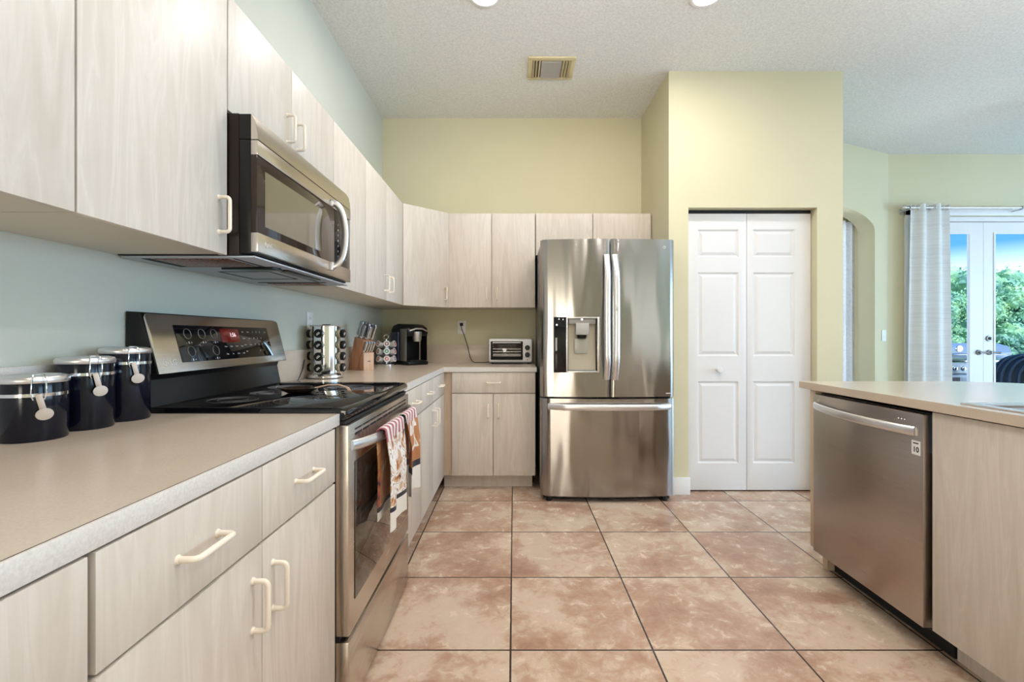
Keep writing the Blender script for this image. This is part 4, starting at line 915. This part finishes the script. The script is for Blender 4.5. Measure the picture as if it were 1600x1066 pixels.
# ------------------------------------------------------------------ coffee pod carousel
def pods():
    c = Vector((-0.993, 3.665, CZ)); va = math.atan2(-3.665, 0.993)
    t_ = thing('pod_carousel', 'chrome wire carousel holding three tiers of coffee pods', 'pod holder', c.to_tuple())
    part('base', MB().lathe([(0, 0), (0.070, 0), (0.073, 0.003), (0.073, 0.009), (0.068, 0.012), (0, 0.012)], n=40), M_CHROME, t_, local=True)
    part('pole', MB().cyl((0, 0, 0.0122), (0, 0, 0.205), 0.006), M_CHROME, t_, local=True)
    part('top_loop', MB().tube([(0.017*math.cos(a), 0.017*math.sin(a)*0.27, 0.222+0.017*math.sin(a)) for a in [2*PI*k/24 for k in range(24)]], 0.003, n=8, closed=True), M_CHROME, t_, local=True)
    for z in (0.046, 0.104, 0.162):
        wr = MB()
        wr.tube([(0.030*math.cos(a), 0.030*math.sin(a), z-0.024) for a in [2*PI*k/32 for k in range(32)]], 0.0016, n=6, closed=True)
        for k in range(6): a = va+PI/6+2*PI*k/6; wr.tube([(0.006*math.cos(a), 0.006*math.sin(a), z-0.024), (0.066*math.cos(a), 0.066*math.sin(a), z-0.020)], 0.0013, n=6)
        part('tier_wire', wr, M_CHROME, t_, local=True)
    M_POD = mat('pod_cup_white', (0.80, 0.79, 0.78), 0.4); cols = [mat('pod_lid_'+n, c_, 0.35) for n, c_ in (('red', (0.45, 0.05, 0.04)), ('green', (0.05, 0.30, 0.12)), ('violet', (0.18, 0.10, 0.22)), ('brown', (0.25, 0.10, 0.06)))]
    proto = {}
    def pod(ci, a, z, label):
        p = (c.x+0.034*math.cos(a), c.y+0.034*math.sin(a), c.z+z)
        if ci in proto: return dup(proto[ci], p, (0, 0, a), label)
        o = thing('coffee_pod', label, 'coffee pod', p, a, group='coffee pods on the carousel'); R = Matrix.Rotation(PI/2-0.25, 4, 'Y')
        cu = part('cup', MB().lathe([(0, 0), (0.0155, 0), (0.0165, 0.002), (0.0210, 0.036), (0.0245, 0.037), (0.0245, 0.039), (0, 0.039)], n=28, M=R), M_POD, o, local=True)
        part('lid', MB().lathe([(0, 0.0392), (0.0215, 0.0392), (0.0215, 0.0398), (0, 0.0398)], n=28, M=R), M_WHITEP, cu, local=True)
        part('lid_print', MB().lathe([(0.007, 0.0399), (0.0155, 0.0399), (0.0155, 0.0404), (0.007, 0.0404)], n=24, M=R, close=True), cols[ci], cu, local=True)
        proto[ci] = o; return o
    pat = [[0, 2, 0, 3, 1, 0], [1, 0, 1, 2, 3, 0], [3, 0, 2, 0, 1, 0]]
    tiers = ['bottom', 'middle', 'top']; ps = ['facing the camera', 'turned right', 'at the far right', 'facing the corner', 'at the far left', 'turned left']
    for r_, z in enumerate((0.044, 0.102, 0.160)):
        for k in range(6):
            if k == 3: continue
            pod(pat[r_][k], va+k*PI/3+0.05, z, 'white coffee pod %s on the %s tier of the carousel' % (ps[k], tiers[r_]))
pods()

# ------------------------------------------------------------------ coffee maker
def coffee():
    c = (-0.845, 3.80, CZ); th = math.radians(44)      # front normal, turned from -Y towards +X
    t_ = thing('coffee_maker', 'black single-serve coffee maker in the counter corner', 'coffee maker', c, th)
    W = 0.092; D = 0.125   # local: front = -y
    part('base', MB().box(-W, W, -D-0.012, D, 0.0, 0.030, 0.008), M_BLACK, t_, local=True)
    part('drip_tray', MB().box(-W+0.02, W-0.02, -D-0.006, -0.035, 0.0302, 0.036, 0.002), M_MATTEB, t_, local=True)
    part('column', MB().box(-W+0.004, W-0.004, -0.020, D-0.004, 0.0302, 0.235, 0.012), M_BLACK, t_, local=True)
    part('water_tank', MB().box(-W-0.020, -W+0.003, -0.015, D-0.015, 0.032, 0.262, 0.008), mat('smoky_tank', (0.02, 0.02, 0.06), 0.1, coat=0.5), t_, local=True)
    hd = MB(); 
    pr = [(-D, 0.225), (-D-0.006, 0.262), (-D+0.006, 0.292), (-0.06, 0.318), (0.02, 0.326), (0.09, 0.312), (D, 0.280), (D, 0.2352), (-0.02, 0.2352), (-0.03, 0.225)]
    hd.prism(pr, -W, W, axis='x', b=0.006)
    h_ = part('brew_head', hd, M_BLACK, t_, local=True)
    part('side_panel', MB().box(-W-0.003, -W+0.0005, -D+0.012, -0.022, 0.032, 0.285, 0.001), mat('pewter_panel', (0.20, 0.19, 0.16), 0.35, metal=0.4), t_, local=True)
    part('side_panel', MB().box(W-0.0005, W+0.003, -D+0.012, -0.022, 0.032, 0.285, 0.001), M_BLACK, t_, local=True)
    part('brew_spout', MB().lathe([(0, 0.185), (0.030, 0.185), (0.036, 0.2), (0.040, 0.262), (0, 0.262)], (0, -D+0.012, 0), n=32), M_NICKEL, h_, local=True)
    part('handle_band', MB().tube([(-W+0.012, -D-0.010, 0.268), (-0.03, -D-0.020, 0.285), (0.03, -D-0.020, 0.285), (W-0.012, -D-0.010, 0.268)], 0.007, n=10), M_NICKEL, h_, local=True)
coffee()

# ------------------------------------------------------------------ toaster oven
def toaster():
    X0, X1, Y0 = -0.205, 0.150, 3.835; zb = CZ
    t_ = thing('toaster_oven', 'small white toaster oven with two black knobs beside the refrigerator', 'toaster oven', ((X0+X1)/2, Y0+0.1, zb))
    for fx_ in (X0+0.03, X1-0.03):
        for fy_ in (Y0+0.03, Y0+0.16): part('foot', MB().cyl((fx_, fy_, zb), (fx_, fy_, zb+0.012), 0.010), M_BLACK, t_)
    part('case', MB().box(X0, X1, Y0+0.006, Y0+0.185, zb+0.012, zb+0.205, 0.014, 3), M_WHITEP, t_)
    part('base_shadow_strip', MB().box(X0+0.012, X1-0.012, Y0+0.008, Y0+0.18, zb+0.006, zb+0.012), M_BLACK, t_).name = 'base_plate'  # black strip standing in for the shade under the case
    dr_ = part('door', MB().box(X0+0.016, X1-0.078, Y0-0.002, Y0+0.0055, zb+0.034, zb+0.185, 0.004), M_BLACK, t_)
    part('door_glass', MB().box(X0+0.030, X1-0.090, Y0-0.0035, Y0-0.0022, zb+0.060, zb+0.160, 0.0005), M_BROWNG, dr_)
    rk = MB()
    for k in range(3): rk.box(X0+0.034, X1-0.094, Y0-0.0045, Y0-0.0037, zb+0.078+k*0.022, zb+0.0795+k*0.022)
    part('rack_bar', rk, M_STEELH, dr_)
    part('crumb_line', MB().box(X0+0.034, X1-0.094, Y0-0.0048, Y0-0.0037, zb+0.063, zb+0.073), M_VENTIN, dr_).name = 'inner_tray'
    part('handle', MB().tube([(X0+0.035, Y0-0.002, zb+0.172), (X0+0.035, Y0-0.022, zb+0.174), (X1-0.097, Y0-0.022, zb+0.174), (X1-0.097, Y0-0.002, zb+0.172)], 0.005, n=10), M_WHITEP, dr_)
    for z in (zb+0.075, zb+0.133):
        k_ = part('knob', MB().lathe([(0, 0), (0.021, 0), (0.020, 0.010), (0.016, 0.014), (0, 0.015)], n=28, M=Matrix.Translation((X1-0.040, Y0+0.0055, z)) @ Matrix.Rotation(PI/2, 4, 'X')), M_BLACK, t_)
    part('indicator', MB().cyl((X1-0.040, Y0+0.0055, zb+0.034), (X1-0.040, Y0+0.003, zb+0.034), 0.004), M_RED, t_)
    cd = thing('power_plug', 'black plug and cord running from the back wall outlet to the toaster oven', 'cord', (OUTX, 4.03, 1.0))
    part('plug_head', MB().box(OUTX-0.013, OUTX+0.013, YB-0.032, YB-0.0085, 1.211, 1.237, 0.004), M_BLACK, cd)
    P = [(OUTX, YB-0.033, 1.220), (OUTX+0.002, YB-0.045, 1.195), (OUTX+0.03, YB-0.052, 1.12), (OUTX+0.058, YB-0.055, 1.03), (OUTX+0.078, YB-0.055, 0.945), (OUTX+0.105, YB-0.06, 0.905), (OUTX+0.15, YB-0.065, 0.9005), (OUTX+0.20, YB-0.065, 0.901), (OUTX+0.243, YB-0.065, 0.904)]
    Q = []
    for i in range(len(P)-1):
        a = [Vector(P[max(0, i-1)]), Vector(P[i]), Vector(P[i+1]), Vector(P[min(len(P)-1, i+2)])]
        for k in range(5):
            s = k/5; Q.append(0.5*((2*a[1])+(a[2]-a[0])*s+(2*a[0]-5*a[1]+4*a[2]-a[3])*s*s+(3*a[1]-a[0]-3*a[2]+a[3])*s**3))
    part('cord', MB().tube(Q+[Vector(P[-1])], 0.0032, n=8), M_BLACK, cd)
toaster()

# ------------------------------------------------------------------ island
def island():
    x0 = 1.436; t_ = thing('island_countertop', 'pale laminate island countertop with rounded far end at right', 'countertop', (2.0, 1.2, 0.862))
    out = [(x0, -0.6), (x0, 2.345)] + [(x0+0.017-0.017*math.cos(a), 2.345+0.017*math.sin(a)) for a in (0.5, 1.0, 1.57)] + [(2.15, 2.362)]
    out += [(2.15+0.40*math.sin(a), 1.962+0.40*math.cos(a)) for a in [PI/2*k/12 for k in range(1, 13)]] + [(2.55, -0.6)]
    sl_ = part('slab', MB().prism(out, 0.8625, 0.896), M_COUNTERI, t_)
    cut(sl_, MB().box(1.50, 2.03, 0.80, 1.54, 0.85, 0.91))
    pe = MB().prism([(x0-0.004, -0.6), (x0-0.0005, -0.6), (x0-0.0005, 2.366), (x0-0.004, 2.366)], 0.864, 0.895)
    part('edge_strip', pe, M_COUNTER, t_)
    s = thing('kitchen_sink', 'stainless drop-in sink set into the island countertop', 'sink', (1.76, 1.17, 0.88))
    rim = MB().box(1.478, 2.05, 0.78, 1.562, 0.8965, 0.9010, 0.0015)
    rr = part('rim', rim, M_STEELH, s); cut(rr, MB().box(1.515, 2.01, 0.82, 1.520, 0.88, 0.92))
    bw = MB().box(1.503, 2.027, 0.803, 1.537, 0.72, 0.8962, 0.02); bb = part('bowl', bw, M_STEELH, s); cut(bb, MB().box(1.508, 2.022, 0.808, 1.532, 0.726, 0.95, 0.0))
    # dishwasher
    Y0, Y1 = 1.634, 2.249
    d = thing('dishwasher', 'dark stainless dishwasher with curved handle built into the island', 'dishwasher', (1.75, (Y0+Y1)/2, 0))
    part('tub', MB().box(1.466, 2.03, Y0+0.008, Y1-0.002, 0.085, 0.850, 0.002), M_BLACK, d)
    part('toe_panel', MB().box(1.53, 1.56, Y0+0.002, Y1-0.002, 0.0, 0.084), M_MATTEB, d)
    dr_ = part('door', MB().box(1.428, 1.4655, Y0+0.010, Y1-0.002, 0.102, 0.8465, 0.003), M_DWST, d)
    P = []
    for k in range(27):
        q = k/26; P.append((1.424-0.046*math.sin(PI*q)**0.75, Y0+0.040+q*(Y1-Y0-0.058), 0.783+0.012*q))
    part('handle', MB().tube(P, 0.0165, 0.0075, n=14, up=(0, 0, 1)), M_STEELH, dr_)
    part('logo', logo(MB(), (1.4272, 2.205, 0.822), (0, -1, 0), (0, 0, 1), 0.013, False), M_LOGO, dr_)
    lm = MB()
    for k in range(3): lm.box(1.4274, 1.4279, 1.720+k*0.014, 1.7225+k*0.014, 0.816, 0.8185)
    part('status_light', lm, M_LEDW, dr_)
    st = part('sticker', MB().box(1.4268, 1.4279, 1.654, 1.690, 0.700, 0.750), M_WHITEP, dr_)
    ink = MB().text('10', 0.026, (1.4265, 1.672, 0.718), (0, -1, 0), (0, 0, 1), bold=0.0006).box(1.4263, 1.4267, 1.661, 1.683, 0.739, 0.743)
    part('sticker_print', ink, M_MATTEB, d)
    # end panel + sink cabinet
    e = thing('island_end_panel', 'narrow maple end panel of the island beside the dishwasher', 'cabinet panel', (1.74, 2.275, 0))
    part('panel', MB().box(1.441, 2.04, 2.2515, 2.290, 0.105, 0.8615, 0.001), M_WOODE, e)
    part('panel_foot', MB().box(1.50, 2.04, 2.253, 2.288, 0.0, 0.1045), M_WOODE, e)
    cabinet('island_cabinet', 'maple island cabinet with a plain panel door under the sink', FI, 0.75, 1.628, 0.104, 0.715, 0.57, doors=[(0.752, 1.627, 0.104, 0.8595, None, 0)], kick=(0.07,))
    part_rails = thing('island_cabinet', 'maple island cabinet at the near end of the island, right frame edge', 'cabinet', (1.7, 0.1, 0))
    part('body', MB().box(1.464, 2.03, -0.5, 0.748, 0.104, 0.8615), M_WOODE, part_rails)
    part('toe_kick', MB().box(1.53, 2.03, -0.5, 0.748, 0, 0.1035), M_MATTEB, part_rails)
    part('door', MB().box(1.444, 1.4635, -0.498, 0.746, 0.106, 0.8595, 0.001), M_WOOD, part_rails)
island()

# ------------------------------------------------------------------ ceiling things
def ceiling_items():
    v = thing('ceiling_vent', 'cream louvred air vent on the white ceiling above the refrigerator', 'vent', (0.26, 3.295, CEIL-0.02))
    X0, X1, Y0, Y1 = 0.098, 0.420, 3.160, 3.432; zt = CEIL-0.0005; zb = CEIL-0.013
    f = MB()
    for (a, b_, c_, d_) in ((X0, X1, Y0, Y0+0.035), (X0, X1, Y1-0.02, Y1), (X0, X0+0.03, Y0+0.035, Y1-0.02), (X1-0.03, X1, Y0+0.035, Y1-0.02)): f.box(a, b_, c_, d_, zb, zt, 0.002)
    part('frame', f, M_VENT, v)
    part('backing', MB().box(X0+0.03, X1-0.03, Y0+0.035, Y1-0.02, CEIL-0.0025, zt), M_SEAM, v)
    for k in range(3):
        for (x, sg) in ((X0+0.040+k*0.020, 1), (X1-0.040-k*0.020, -1)):
            part('side_louvre', MB().box(-0.0015, 0.0015, Y0+0.036, Y1-0.021, -0.009, 0.009, M=Matrix.Translation((x, 0, CEIL-0.012)) @ Matrix.Rotation(0.6*sg, 4, 'Y')), M_VENT, v)
    for k in range(11):
        part('centre_louvre', MB().box(X0+0.092, X1-0.092, -0.0015, 0.0015, -0.008, 0.008, M=Matrix.Translation((0, Y0+0.05+k*0.019, CEIL-0.0115)) @ Matrix.Rotation(0.7, 4, 'X')), M_VENTIN, v)
    names = ['left one near the top frame edge', 'right one near the top frame edge', 'left one above the camera', 'right one above the camera', 'left one behind the camera', 'right one behind the camera']
    for (x, y), nm in zip(DOWNLIGHTS, names):
        o = thing('recessed_light', 'lit round recessed ceiling light, ' + nm, 'ceiling light', (x, y, CEIL-0.02), group='recessed ceiling lights')
        part('trim_ring', MB().lathe([(0.070, CEIL-0.0005), (0.095, CEIL-0.0005), (0.095, CEIL-0.004), (0.085, CEIL-0.009), (0.070, CEIL-0.007)], (x, y, 0), n=40, close=True), M_WHITE, o)
        part('bulb', MB().lathe([(0, CEIL-0.001), (0.0695, CEIL-0.001), (0.068, CEIL-0.008), (0.045, CEIL-0.016), (0, CEIL-0.019)], (x, y, 0), n=40), M_LAMP, o)
        l = light('recessed_lamp', 'AREA', (x, y, CEIL-0.03), DL_E, WARM, 0.14, 0.14, (x, y, 0)); l.data.shape = 'DISK'
    f_ = thing('ceiling_fan', 'white ceiling fan of which only a blade tip shows at the right edge', 'ceiling fan', (4.86, 3.55, 2.7))
    part('downrod', MB().cyl((4.86, 3.55, 2.80), (4.86, 3.55, CEIL-0.001), 0.014), M_WHITE, f_)
    part('motor', MB().lathe([(0, 2.68), (0.07, 2.68), (0.11, 2.71), (0.11, 2.77), (0.05, 2.80), (0, 2.80)], (4.86, 3.55, 0), n=32), M_WHITE, f_)
    a0 = math.atan2(0.29, -0.62)
    for k in range(5):
        Rb = Matrix.Translation((4.86, 3.55, 2.745)) @ Matrix.Rotation(a0+2*PI*k/5, 4, 'Z') @ Matrix.Rotation(0.2, 4, 'X')
        part('blade', MB().prism([(0.113, -0.02), (0.20, -0.055), (0.66, -0.065), (0.685, -0.03), (0.685, 0.03), (0.66, 0.065), (0.20, 0.055), (0.113, 0.02)], -0.003, 0.003, M=Rb), M_WHITE, f_)
ceiling_items()
